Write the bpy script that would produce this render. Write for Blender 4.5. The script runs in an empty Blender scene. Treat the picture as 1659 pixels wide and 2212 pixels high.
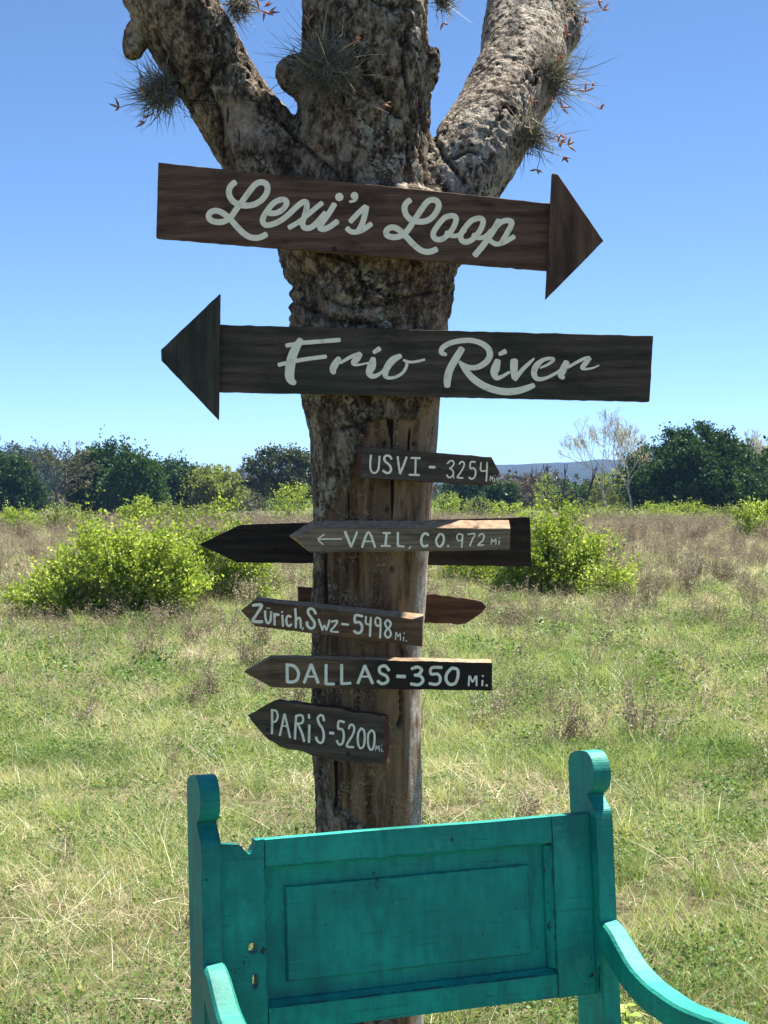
import bpy, bmesh, math, random
import numpy as np
from mathutils import Vector, Matrix
R = math.radians
SC = bpy.context.scene
COL = SC.collection

# ------------------------------------------------------------------ camera, sky, sun, exposure
CAM_H = 1.6
F_PX, CX, CY, HORIZON = 3200.0, 829.5, 1106.0, 1085.0
PITCH = math.atan((CY - HORIZON) / F_PX)          # looks down a hair
cam_d = bpy.data.cameras.new('camera')
cam_d.sensor_fit = 'AUTO'; cam_d.sensor_width = 36.0
cam_d.lens = 36.0 * F_PX / 2212.0
cam_d.clip_start = 0.05; cam_d.clip_end = 30000
cam = bpy.data.objects.new('camera', cam_d); COL.objects.link(cam)
cam.location = (0, 0, CAM_H); cam.rotation_euler = (R(90) - PITCH, 0, 0)
SC.camera = cam

SUN_EL, SUN_AZ = 65.0, 43.0                        # azimuth: degrees right of the viewing direction (+Y)
world = bpy.data.worlds.new('World'); SC.world = world; world.use_nodes = True
wn = world.node_tree
sky = wn.nodes.new('ShaderNodeTexSky'); sky.sky_type = 'NISHITA'; sky.sun_disc = False
sky.sun_elevation = R(SUN_EL); sky.sun_rotation = R(SUN_AZ)
sky.altitude = 6000; sky.air_density = 1.0; sky.dust_density = 0.0; sky.ozone_density = 3.0
hs = wn.nodes.new('ShaderNodeHueSaturation'); hs.inputs['Saturation'].default_value = 1.06; hs.inputs['Hue'].default_value = .497; hs.inputs['Value'].default_value = 1.05
wn.links.new(sky.outputs[0], hs.inputs['Color']); wn.links.new(hs.outputs[0], wn.nodes['Background'].inputs[0])
wn.nodes['Background'].inputs[1].default_value = 0.066
sd = bpy.data.lights.new('sun', 'SUN'); sd.energy = 5.0; sd.angle = R(0.53); sd.color = (1.0, 0.95, 0.86)
sun = bpy.data.objects.new('sun', sd); COL.objects.link(sun)
sv = Vector((math.cos(R(SUN_EL)) * math.sin(R(SUN_AZ)), math.cos(R(SUN_EL)) * math.cos(R(SUN_AZ)), math.sin(R(SUN_EL))))
sun.rotation_euler = sv.to_track_quat('Z', 'Y').to_euler(); sun.location = sv * 40
SC.view_settings.view_transform = 'Standard'; SC.view_settings.look = 'None'
SC.view_settings.exposure = 1.66; SC.view_settings.gamma = 1.0
SC.render.engine = 'CYCLES'
SC.cycles.use_denoising = True
SC.cycles.max_bounces = 6; SC.cycles.diffuse_bounces = 3; SC.cycles.glossy_bounces = 2; SC.cycles.transmission_bounces = 4; SC.cycles.transparent_max_bounces = 8
SC.cycles.volume_bounces = 0
SC.cycles.use_adaptive_sampling = True; SC.cycles.adaptive_threshold = 0.02

# ------------------------------------------------------------------ helpers: pixel -> place, noise, meshes
def ray(x, y):
    d = Vector(((x - CX) / F_PX, 1.0, -(y - CY) / F_PX))
    c, s = math.cos(PITCH), math.sin(PITCH)
    return Vector((d.x, d.y * c + d.z * s, d.z * c - d.y * s))
def at(x, y, Y):
    r = ray(x, y); return Vector((r.x / r.y * Y, Y, CAM_H + r.z / r.y * Y))
def on_ground(x, y):
    r = ray(x, y); k = -CAM_H / r.z; return Vector((r.x * k, r.y * k, 0))
def on_plane(x, y, P, n):
    r = ray(x, y); o = Vector((0, 0, CAM_H)); k = (P - o).dot(n) / r.dot(n); return o + r * k

_rs = np.random.RandomState(5)
_perm = np.concatenate([_rs.permutation(256)] * 3)
_grad = _rs.normal(size=(256, 3)); _grad /= np.linalg.norm(_grad, axis=1)[:, None]
def perlin(p):
    p = np.asarray(p, dtype=np.float64)
    i = np.floor(p).astype(np.int64); f = p - i; i &= 255
    u = f * f * f * (f * (f * 6 - 15) + 10)
    out = 0
    for dx in (0, 1):
        wx = u[:, 0] if dx else 1 - u[:, 0]
        for dy in (0, 1):
            wy = u[:, 1] if dy else 1 - u[:, 1]
            for dz in (0, 1):
                wz = u[:, 2] if dz else 1 - u[:, 2]
                h = _perm[_perm[_perm[(i[:, 0] + dx) & 255] + ((i[:, 1] + dy) & 255)] + ((i[:, 2] + dz) & 255)]
                g = _grad[h]
                out = out + wx * wy * wz * ((f - (dx, dy, dz)) * g).sum(1)
    return out * 1.6
def fbm(p, o=4, gain=.5):
    p = np.asarray(p, dtype=np.float64); s = 0; a = 1
    for k in range(o):
        s = s + a * perlin(p * 2 ** k + 17.3 * k); a *= gain
    return s
def sstep(a, b, x):
    t = np.clip((x - a) / (b - a), 0, 1); return t * t * (3 - 2 * t)

def mesh_np(name, V, F, smooth=False, attrs=None):
    """F: array (n,3) or (n,4), or a list of both kinds"""
    me = bpy.data.meshes.new(name)
    V = np.asarray(V, np.float32)
    Fs = F if isinstance(F, (list, tuple)) and len(F) and isinstance(F[0], np.ndarray) else [np.asarray(F)]
    Fs = [f for f in Fs if len(f)]
    loops = np.concatenate([f.ravel() for f in Fs]).astype(np.int32)
    tot = np.concatenate([np.full(len(f), f.shape[1]) for f in Fs]).astype(np.int32)
    st = np.concatenate([[0], np.cumsum(tot)[:-1]]).astype(np.int32)
    me.vertices.add(len(V)); me.vertices.foreach_set('co', V.ravel())
    me.loops.add(len(loops)); me.loops.foreach_set('vertex_index', loops)
    me.polygons.add(len(tot)); me.polygons.foreach_set('loop_start', st); me.polygons.foreach_set('loop_total', tot)
    me.update(calc_edges=True)
    if smooth: me.polygons.foreach_set('use_smooth', np.ones(len(tot), bool))
    for k, a in (attrs or {}).items():
        at_ = me.attributes.new(k, 'FLOAT', 'POINT'); at_.data.foreach_set('value', np.asarray(a, np.float32))
    return me
def obj(name, me, mat=None, parent=None, loc=None):
    o = bpy.data.objects.new(name, me); COL.objects.link(o)
    if mat is not None and me is not None and not me.materials: me.materials.append(mat)
    if parent: o.parent = parent
    if loc is not None: o.location = loc
    return o
def tag(o, label, cat=None, group=None, kind=None):
    o['label'] = label
    if cat: o['category'] = cat
    if group: o['group'] = group
    if kind: o['kind'] = kind
    return o
def thing(name, label, cat, loc=(0, 0, 0), rz=0, group=None):
    o = bpy.data.objects.new(name, None); COL.objects.link(o); o.location = loc; o.rotation_euler = (0, 0, rz)
    o.empty_display_size = .05
    return tag(o, label, cat, group)

def tube_np(P, rad, n=8, cap=True):
    """tube along points P with radii; returns V, F list"""
    P = np.asarray(P, float); m = len(P); rad = np.broadcast_to(np.asarray(rad, float), (m,))
    T = np.gradient(P, axis=0); T /= np.linalg.norm(T, axis=1)[:, None] + 1e-12
    ref = np.array([0, 1., 0]) if abs(T[0][1]) < .9 else np.array([1., 0, 0])
    V = np.zeros((m * n, 3)); ang = np.linspace(0, 2 * np.pi, n, endpoint=False)
    a = np.cross(T[0], ref); a /= np.linalg.norm(a)
    for i in range(m):
        a = a - T[i] * a.dot(T[i]); a /= np.linalg.norm(a); b = np.cross(T[i], a)
        V[i * n:(i + 1) * n] = P[i] + rad[i] * (np.cos(ang)[:, None] * a + np.sin(ang)[:, None] * b)
    i = np.arange(m - 1)[:, None] * n; j = np.arange(n)[None]; k = (j + 1) % n
    Q = np.stack([i + j, i + k, i + n + k, i + n + j], -1).reshape(-1, 4)
    Fs = [Q]
    if cap:
        V = np.vstack([V, P[:1], P[-1:]]); c0, c1 = m * n, m * n + 1
        j = np.arange(n); k = (j + 1) % n
        Fs.append(np.concatenate([np.stack([np.full(n, c0), k, j], 1), np.stack([np.full(n, c1), (m - 1) * n + j, (m - 1) * n + k], 1)]))
    return V, Fs
def merge(parts):
    Vs, Q, T, o = [], [], [], 0
    for V, Fs in parts:
        for f in (Fs if isinstance(Fs, list) else [Fs]):
            if len(f): (Q if f.shape[1] == 4 else T).append(f + o)
        Vs.append(V); o += len(V)
    out = []
    if Q: out.append(np.concatenate(Q))
    if T: out.append(np.concatenate(T))
    return np.vstack(Vs), out
def catmull(P, n=8, closed=False):
    P = [np.asarray(p, float) for p in P]; out = []
    m = len(P)
    if m < 3 and not closed: return np.array(P)
    rng = range(m if closed else m - 1)
    for i in rng:
        g = (lambda k: P[k % m]) if closed else (lambda k: P[min(max(k, 0), m - 1)])
        p0, p1, p2, p3 = g(i - 1), g(i), g(i + 1), g(i + 2)
        for t in np.linspace(0, 1, n, endpoint=False):
            out.append(.5 * (2 * p1 + (p2 - p0) * t + (2 * p0 - 5 * p1 + 4 * p2 - p3) * t * t + (3 * p1 - p0 - 3 * p2 + p3) * t ** 3))
    if not closed: out.append(P[-1])
    return np.array(out)
def bm_mesh(name, bm, smooth=False, bevel=0, seg=2):
    if bevel:
        es = [e for e in bm.edges if len(e.link_faces) == 2 and e.calc_face_angle(0) > .5]
        bmesh.ops.bevel(bm, geom=es, offset=bevel, segments=seg, profile=.6, affect='EDGES', clamp_overlap=True)
    bmesh.ops.recalc_face_normals(bm, faces=bm.faces)
    me = bpy.data.meshes.new(name); bm.to_mesh(me); bm.free()
    if smooth: me.polygons.foreach_set('use_smooth', np.ones(len(me.polygons), bool))
    return me
def loft(front, back):
    """closed solid between two 3-D loops of the same length"""
    bm = bmesh.new()
    a = [bm.verts.new(p) for p in front]; b = [bm.verts.new(p) for p in back]; n = len(a)
    bm.faces.new(a); bm.faces.new(b[::-1])
    for i in range(n): bm.faces.new((a[i], b[i], b[(i + 1) % n], a[(i + 1) % n]))
    return bm
def prism(poly, w0, w1, f):
    """poly of 2-D points swept from w0 to w1; f(a, b, w) -> 3-D"""
    return loft([f(a, b, w0) for a, b in poly], [f(a, b, w1) for a, b in poly])

# ------------------------------------------------------------------ materials
class NT:
    def __init__(s, name):
        s.m = bpy.data.materials.new(name); s.m.use_nodes = True; s.t = s.m.node_tree; s.t.nodes.clear()
        s.out = s.t.nodes.new('ShaderNodeOutputMaterial')
    def n(s, typ, ins=None, **kw):
        nd = s.t.nodes.new('ShaderNode' + typ)
        for k, v in kw.items(): setattr(nd, k, v)
        for k, v in (ins or {}).items(): s.put(nd.inputs[k], v)
        return nd
    def put(s, sock, v):
        if isinstance(v, bpy.types.NodeSocket): s.t.links.new(v, sock)
        elif isinstance(v, bpy.types.Node): s.t.links.new(v.outputs[0], sock)
        else:
            if sock.type == 'RGBA' and len(v) == 3: v = (*v, 1)
            sock.default_value = v
    def coord(s, scale=(1, 1, 1), kind='Object', rot=(0, 0, 0)):
        c = s.n('TexCoord').outputs[kind]
        return s.n('Mapping', {'Vector': c, 'Scale': scale, 'Rotation': rot}).outputs[0]
    def noise(s, vec, scale, detail=4, rough=.55, dist=0):
        return s.n('TexNoise', {'Vector': vec, 'Scale': scale, 'Detail': detail, 'Roughness': rough, 'Distortion': dist}).outputs[0]
    def ramp(s, fac, stops, interp='LINEAR'):
        nd = s.n('ValToRGB', {'Fac': fac}); cr = nd.color_ramp; cr.interpolation = interp
        while len(cr.elements) < len(stops): cr.elements.new(.5)
        for e, (p, c) in zip(cr.elements, stops):
            e.position = p; e.color = (*c, 1) if isinstance(c, tuple) else (c, c, c, 1)
        return nd.outputs[0]
    def mix(s, fac, a, b, mode='MIX'):
        nd = s.n('Mix', data_type='RGBA', blend_type=mode)
        s.put(nd.inputs[0], fac); s.put(nd.inputs[6], a); s.put(nd.inputs[7], b); return nd.outputs[2]
    def math(s, op, a, b=0.0):
        nd = s.n('Math', operation=op); s.put(nd.inputs[0], a); s.put(nd.inputs[1], b); return nd.outputs[0]
    def attr(s, name): return s.n('Attribute', attribute_name=name).outputs['Fac']
    def bump(s, h, strength=.4, dist=.01, normal=None):
        ins = {'Height': h, 'Strength': strength, 'Distance': dist}
        if normal is not None: ins['Normal'] = normal
        return s.n('Bump', ins).outputs[0]
    def bsdf(s, color, rough=.7, normal=None, spec=.35):
        ins = {'Base Color': color, 'Roughness': rough, 'Specular IOR Level': spec}
        if normal is not None: ins['Normal'] = normal
        b = s.n('BsdfPrincipled', ins); s.t.links.new(b.outputs[0], s.out.inputs[0]); return s.m
    def leaf(s, color, trans=.4, tcol=None, rough=.5, spec=.12):
        b = s.n('BsdfPrincipled', {'Base Color': color, 'Roughness': rough, 'Specular IOR Level': spec})
        t = s.n('BsdfTranslucent', {'Color': color if tcol is None else tcol})
        mx = s.n('MixShader', {0: trans, 1: b.outputs[0], 2: t.outputs[0]})
        s.t.links.new(mx.outputs[0], s.out.inputs[0]); return s.m

def mat_leaf(name, c0, c1, c2=None, trans=.4, warm=(1.25, 1.2, .55)):
    m = NT(name); t = m.attr('tint')
    stops = [(0, c0), (1, c1)] if c2 is None else [(0, c0), (.75, c1), (1, c2)]
    col = m.ramp(t, stops)
    tc = m.mix(1.0, col, warm, 'MULTIPLY')
    return m.leaf(col, trans, tc)
def mat_plain(name, c, rough=.8, var=.3, scale=30):
    m = NT(name); v = m.coord(); n = m.noise(v, scale)
    col = m.mix(n, tuple(x * (1 - var) for x in c), tuple(min(1, x * (1 + var)) for x in c))
    return m.bsdf(col, rough, m.bump(n, .3, .004))

def mat_bark(name, zsplit=True):
    m = NT(name); v = m.coord()
    big = m.noise(v, 5, 3); med = m.math('ADD', m.math('MULTIPLY', m.noise(m.coord((1, 1, .6)), 62, 6, .75), .65), m.math('MULTIPLY', m.noise(m.coord((1, 1, .5)), 15, 4, .6), .35)); fine = m.noise(v, 95, 4, .6)
    base = m.ramp(med, [(.41, (.026, .017, .012)), (.485, (.120, .086, .058)), (.575, (.33, .26, .185))])
    rid = m.math('ABSOLUTE', m.math('SUBTRACT', m.noise(m.coord((1, 1, .6)), 10, 5, .62, .25), .5))
    vo = m.ramp(rid, [(0, 0.0), (.045, 1.0)])
    base = m.mix(m.math('MULTIPLY', m.math('SUBTRACT', 1.0, vo), .7), base, (.028, .022, .018))
    lich = m.ramp(m.math('ADD', m.math('MULTIPLY', m.noise(v, 22, 6, .7, .3), .6), m.math('MULTIPLY', fine, .4)), [(.525, 0.0), (.55, .9)])
    base = m.mix(m.math('MULTIPLY', lich, m.ramp(big, [(.44, .08), (.60, 1.0)])), base, m.mix(fine, (.27, .26, .20), (.48, .46, .36)))
    orange_ = m.ramp(m.noise(v, 17, 4, .6, .2), [(.64, 0.0), (.70, .6)])
    base = m.mix(m.math('MULTIPLY', m.attr('orange'), m.ramp(med, [(.45, .0), (.54, .55)])), base, m.mix(fine, (.26, .225, .185), (.60, .55, .48)))
    base = m.mix(m.math('MULTIPLY', orange_, m.attr('orange')), base, (.36, .21, .07))
    # bare wood
    vs = m.coord((1, 1, .11)); g = m.noise(vs, 34, 7, .7, .35); vs2 = m.coord((1, 1, .05)); g2 = m.noise(vs2, 16, 3)
    wood = m.ramp(g, [(.36, (.022, .012, .006)), (.47, (.120, .066, .034)), (.60, (.31, .185, .095))])
    wood = m.mix(m.ramp(g2, [(.46, 0.0), (.60, .6)]), wood, (.055, .034, .022)); wood = m.mix(m.ramp(m.noise(m.coord((1, 1, .35)), 13, 5, .7, .4), [(.46, 0.0), (.60, .7)]), wood, m.mix(fine, (.090, .054, .030), (.23, .15, .085)))
    gal = m.n('TexVoronoi', {'Vector': m.mix(.25, m.coord((1, 1, .45)), m.n('TexNoise', {'Vector': v, 'Scale': 22.0}).outputs[1]), 'Scale': 21.0}, feature='DISTANCE_TO_EDGE').outputs[0]
    galm = m.math('MULTIPLY', m.ramp(gal, [(.03, 1.0), (.09, 0.0)]), m.ramp(m.noise(v, 7, 2), [(.45, 0.0), (.58, 1.0)]))
    wood = m.mix(m.math('MULTIPLY', galm, .75), wood, (.40, .31, .21))
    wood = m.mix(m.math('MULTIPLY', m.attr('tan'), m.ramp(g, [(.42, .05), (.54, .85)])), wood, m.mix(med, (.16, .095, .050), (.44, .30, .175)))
    wood = m.mix(m.math('MULTIPLY', m.attr('weather'), m.ramp(fine, [(.3, .35), (.65, 1.0)])), wood, m.mix(fine, (.34, .30, .25), (.68, .64, .57)))  # weathered grey, whitened to paint in the sunlit strip
    ck = m.ramp(m.noise(m.coord((1, 1, .035)), 33, 2, .4, .1), [(.645, 0.0), (.665, 1.0)])
    wood = m.mix(ck, wood, (.012, .009, .007))
    col = m.mix(m.attr('bark'), wood, base)
    col = m.mix(m.attr('crack'), col, (.012, .010, .009))
    hb = m.math('ADD', m.math('MULTIPLY', med, .7), m.math('MULTIPLY', fine, .35))
    hb = m.math('ADD', hb, m.math('MULTIPLY', vo, .35))
    hw = m.math('ADD', m.math('MULTIPLY', g, .5), m.math('MULTIPLY', m.math('ADD', galm, ck), -.4))
    hm = m.n('Mix', {0: m.attr('bark'), 2: hw, 3: hb}, data_type='FLOAT').outputs[0]
    return m.bsdf(col, .9, m.bump(hm, .9, .013), .15)

def mat_board(name, dark, mid, light, tint=None, tint_amt=.0, ring=1.0, dark_end=None, seed=0.0, upright=False):
    m = NT(name); c = m.n('TexCoord').outputs['Object']
    if upright: c = m.n('Mapping', {'Vector': c, 'Rotation': (0, R(90), 0)}).outputs[0]
    mp = m.n('Mapping', {'Vector': c, 'Location': (seed, seed * .7, seed * 1.3), 'Scale': (1.0, 9.0, 9.0)}).outputs[0]
    warp = m.noise(m.n('Mapping', {'Vector': c, 'Location': (seed, 0, seed), 'Scale': (2.2, 6.0, 6.0)}).outputs[0], 1.6, 2, .5)
    fibre = m.noise(m.n('Mapping', {'Vector': c, 'Location': (seed, 0, 0), 'Scale': (2.2, 70.0, 70.0)}).outputs[0], 4.5, 6, .7)
    wv = m.n('TexWave', {'Vector': mp, 'Scale': 1.1 * ring, 'Distortion': 14.0, 'Detail': 3.0, 'Detail Scale': .45, 'Phase Offset': seed}, wave_type='BANDS', bands_direction='Z').outputs[1]
    f = m.math('ADD', m.math('MULTIPLY', wv, .13), m.math('MULTIPLY', fibre, .88))
    col = m.ramp(f, [(.30, dark), (.50, mid), (.72, light)])
    blotch = m.noise(m.n('Mapping', {'Vector': c, 'Location': (seed * 2, 0, 0), 'Scale': (3.0, 8.0, 9.0)}).outputs[0], 2.2, 4, .6)
    col = m.mix(m.ramp(blotch, [(.36, .6), (.50, 0.0)]), col, tuple(x * .6 for x in dark))
    if tint: col = m.mix(m.math('MULTIPLY', m.ramp(warp, [(.45, 0.0), (.62, 1.0)]), tint_amt), col, tint)
    if dark_end:
        sx = m.n('SeparateXYZ', {0: c}).outputs[0]
        wob = m.math('ADD', sx, m.math('MULTIPLY', m.math('SUBTRACT', warp, .5), .35))
        col = m.mix(m.ramp(m.math('ADD', m.math('MULTIPLY', wob, dark_end[1]), dark_end[0]), [(.35, 0.0), (.65, .88)]), col, (.012, .010, .009))
    nail = m.n('TexVoronoi', {'Vector': m.n('Mapping', {'Vector': c, 'Scale': (1, .01, 1), 'Location': (seed, 0, seed)}).outputs[0], 'Scale': 9.0}).outputs[0]
    col = m.mix(m.ramp(nail, [(.035, .85), (.075, 0.0)]), col, (.012, .010, .009))
    return m.bsdf(col, .78, m.bump(f, .5, .003), .25)

def mat_edge(name, c):
    m = NT(name); v = m.coord((1, 1, 1)); n = m.noise(v, 60, 5, .7)
    return m.bsdf(m.ramp(n, [(.3, tuple(x * .45 for x in c)), (.6, c)]), .8, m.bump(n, .4, .003), .2)
def mat_teal(name):
    m = NT(name); v = m.coord(); oi = m.n('ObjectInfo').outputs['Random']
    n1 = m.noise(v, 6, 4, .6); n2 = m.noise(m.coord((1, 1, .25)), 60, 4, .6); n3 = m.noise(m.coord((1.2, 1.2, .8)), 16, 7, .68, .2)
    col = m.ramp(n1, [(.30, (.006, .215, .160)), (.5, (.009, .300, .222)), (.72, (.022, .390, .285))])
    col = m.mix(m.math('MULTIPLY', m.ramp(n2, [(.42, 0.0), (.68, 1.0)]), .5), col, (.008, .150, .150))
    grime = m.ramp(m.noise(v, 4.2, 6, .68), [(.50, 0.0), (.66, .7)])
    col = m.mix(grime, col, (.006, .135, .115))
    streak = m.ramp(m.noise(m.coord((1, 1, .12)), 26, 4, .6), [(.58, 0.0), (.70, .55)])
    col = m.mix(streak, col, (.008, .125, .105))
    gr = m.n('Mapping', {'Vector': m.n('Mapping', {'Vector': v, 'Rotation': (0, 0, R(-19.8))}).outputs[0], 'Scale': (5.0, 5.0, 120.0)}).outputs[0]
    gl = m.noise(gr, 1.6, 6, .7, .2)
    col = m.mix(m.ramp(gl, [(.60, 0.0), (.66, .6)]), col, (.006, .085, .072)); col = m.mix(m.ramp(gl, [(.30, .35), (.40, 0.0)]), col, (.03, .45, .37))
    scuff = m.ramp(m.noise(m.coord((1, 1, 1)), 9, 8, .75, .6), [(.60, 0.0), (.66, .55)])
    col = m.mix(scuff, col, (.05, .33, .27))
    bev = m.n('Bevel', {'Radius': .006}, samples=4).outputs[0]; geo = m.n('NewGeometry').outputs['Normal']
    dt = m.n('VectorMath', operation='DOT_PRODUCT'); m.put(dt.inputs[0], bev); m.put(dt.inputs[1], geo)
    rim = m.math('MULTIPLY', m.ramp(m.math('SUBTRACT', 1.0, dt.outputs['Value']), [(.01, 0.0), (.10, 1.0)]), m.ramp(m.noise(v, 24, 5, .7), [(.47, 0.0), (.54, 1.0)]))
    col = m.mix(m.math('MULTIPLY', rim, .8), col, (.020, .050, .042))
    chip = m.ramp(n3, [(.668, 0.0), (.680, 1.0)])
    col = m.mix(chip, col, m.mix(n2, (.020, .022, .015), (.060, .045, .028)))
    fleck = m.ramp(m.noise(v, 95, 3), [(.70, 0.0), (.73, .9)])
    col = m.mix(fleck, col, (.02, .025, .018))
    strokes = m.noise(m.coord((1, 1, 1)), 210, 3, .6)
    h = m.math('ADD', m.math('MULTIPLY', gl, .8), m.math('ADD', m.math('MULTIPLY', strokes, .25), m.math('MULTIPLY', chip, -.8)))
    rough = m.ramp(n1, [(.3, .50), (.7, .66)])
    return m.bsdf(col, rough, m.bump(h, .45, .005), .35)

M = {}
M['bark'] = mat_bark('bark_and_bare_wood')
M['teal'] = mat_teal('teal_paint')
def mat_letter():
    m = NT('white_lettering'); v = m.coord(); n = m.noise(v, 35, 5, .65)
    col = m.ramp(n, [(.30, (.70, .60, .42)), (.45, (.98, .88, .67)), (.7, (1.0, .91, .71))])
    return m.bsdf(col, .6, m.bump(m.noise(v, 300, 3), .15, .001), .3)
M['letter'] = mat_letter()
M['edge'] = mat_edge('cut_board_edge', (.13, .075, .045)); M['raw'] = mat_edge('raw_board_edge', (.40, .27, .165)); M['rust'] = mat_edge('reddish_board_end', (.10, .036, .022))  # the raw wood edge is lightened to imitate sunlight on the top chamfers
M['iron'] = mat_plain('dark_iron', (.05, .045, .04), .55, .4, 200)

# ------------------------------------------------------------------ ground, hills
def ground_z(x, y):
    x = np.asarray(x, float); y = np.asarray(y, float)
    p = np.stack([x * .35, y * .35, np.zeros_like(x)], -1).reshape(-1, 3)
    z = fbm(p, 2).reshape(x.shape) * .035 + fbm(p * 5.5 + 3, 2).reshape(x.shape) * .018
    return z
def make_ground():
    rs = np.concatenate([[0], np.concatenate([np.geomspace(1.0, 40, 170), np.geomspace(42, 6000, 70)])]); na = 360
    an = np.linspace(0, 2 * np.pi, na, endpoint=False)
    X = (rs[1:, None] * np.sin(an)[None]).ravel(); Y = (rs[1:, None] * np.cos(an)[None]).ravel()
    X = np.concatenate([[0], X]); Y = np.concatenate([[0], Y])
    Z = ground_z(X, Y) * np.clip(1 - np.hypot(X, Y) / 200, 0, 1)
    V = np.stack([X, Y, Z], 1)
    m = len(rs) - 1
    i = 1 + np.arange(m - 1)[:, None] * na; j = np.arange(na)[None]; k = (j + 1) % na
    Q = np.stack([i + j, i + na + j, i + na + k, i + k], -1).reshape(-1, 4)
    j = np.arange(na); T = np.stack([np.zeros(na, int), 1 + j, 1 + (j + 1) % na], 1)
    me = mesh_np('ground', V, [Q, T[:, [0, 2, 1]]], True)
    mt = NT('pasture_soil'); v = mt.coord()
    a = mt.noise(v, .55, 6, .62); b = mt.noise(v, 9, 6, .7); c = mt.noise(v, 60, 4, .7)
    col = mt.ramp(b, [(.30, (.045, .033, .022)), (.50, (.150, .118, .072)), (.72, (.32, .27, .18))])
    col = mt.mix(mt.ramp(a, [(.40, .15), (.60, .75)]), col, mt.mix(c, (.060, .080, .028), (.160, .180, .075)))
    h = mt.math('ADD', b, mt.math('MULTIPLY', c, .6))
    mt.bsdf(col, .95, mt.bump(h, 1.0, .04), .1)
    return tag(obj('ground', me, mt.m), 'flat pasture ground of dry soil and thatch under the grass', kind='structure')
make_ground()

def hill_mat(name, c0, c1, sc):
    m = NT(name); v = m.coord(); n = m.noise(v, sc, 8, .7); n2 = m.noise(v, sc * .13, 4, .6)
    col = m.mix(m.ramp(n, [(.35, 0.0), (.65, 1.0)]), c0, c1)
    col = m.mix(m.ramp(n2, [(.4, 0.0), (.62, .5)]), col, tuple(x * .8 for x in c0))
    return m.bsdf(col, .95, m.bump(n, 1.0, 8.0), .05)
def make_hill(name, label, Y0, depth, pts, mat, bump, fr, nx=220, ny=24):
    """pts: crest line in picture pixels at distance Y0"""
    xs = np.array([p[0] for p in pts], float); ys = np.array([p[1] for p in pts], float)
    px = np.linspace(xs[0], xs[-1], nx); cy = np.interp(px, xs, ys)
    X = (px - CX) / F_PX * Y0; H = CAM_H + (HORIZON - cy) / F_PX * Y0
    t = np.linspace(-1, 1, ny)
    prof = np.cos(t * np.pi / 2) ** 1.3
    XX = np.repeat(X[:, None], ny, 1); YY = Y0 + t[None] * depth + 0 * XX
    ZZ = np.maximum(H, .5)[:, None] * prof[None]
    p = np.stack([XX, YY, ZZ * 0], -1).reshape(-1, 3) * fr
    ZZ = ZZ + (fbm(p, 4) .reshape(ZZ.shape)) * bump * np.minimum(prof * 2, 1) - 2
    V = np.stack([XX, YY, ZZ], -1).reshape(-1, 3)
    i = np.arange(nx - 1)[:, None] * ny; j = np.arange(ny - 1)[None]
    Q = np.stack([i + j, i + ny + j, i + ny + j + 1, i + j + 1], -1).reshape(-1, 4)
    return tag(obj(name, mesh_np(name, V, Q, True), mat), label, kind='structure')
make_hill('far_ridge', 'long blue wooded ridge far off on the horizon', 2600, 700,
          [(-900, 1040), (-300, 1018), (200, 1022), (480, 1024), (700, 1016), (950, 1010), (1080, 1005), (1150, 1004), (1230, 998), (1330, 990), (1420, 984), (1550, 985), (1800, 1000), (2300, 1030), (2800, 1060)],
          hill_mat('far_ridge_woods', (.016, .024, .014), (.042, .050, .028), .03), 7, .006, 260)
make_hill('right_hill', 'green wooded hill rising behind the big juniper at right', 950, 200,
          [(1380, 1082), (1450, 1040), (1530, 985), (1600, 967), (1680, 958), (1800, 950), (2000, 965), (2400, 1020), (2700, 1078)],
          hill_mat('right_hill_woods', (.045, .070, .025), (.120, .145, .055), .09), 4, .02)
make_hill('left_hill', 'low wooded hill behind the trees at left', 520, 110,
          [(-900, 1075), (-500, 1000), (-200, 968), (0, 962), (90, 972), (180, 992), (300, 1030), (420, 1068), (520, 1084)],
          hill_mat('left_hill_woods', (.030, .048, .018), (.080, .095, .040), .16), 3.2, .045)

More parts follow.
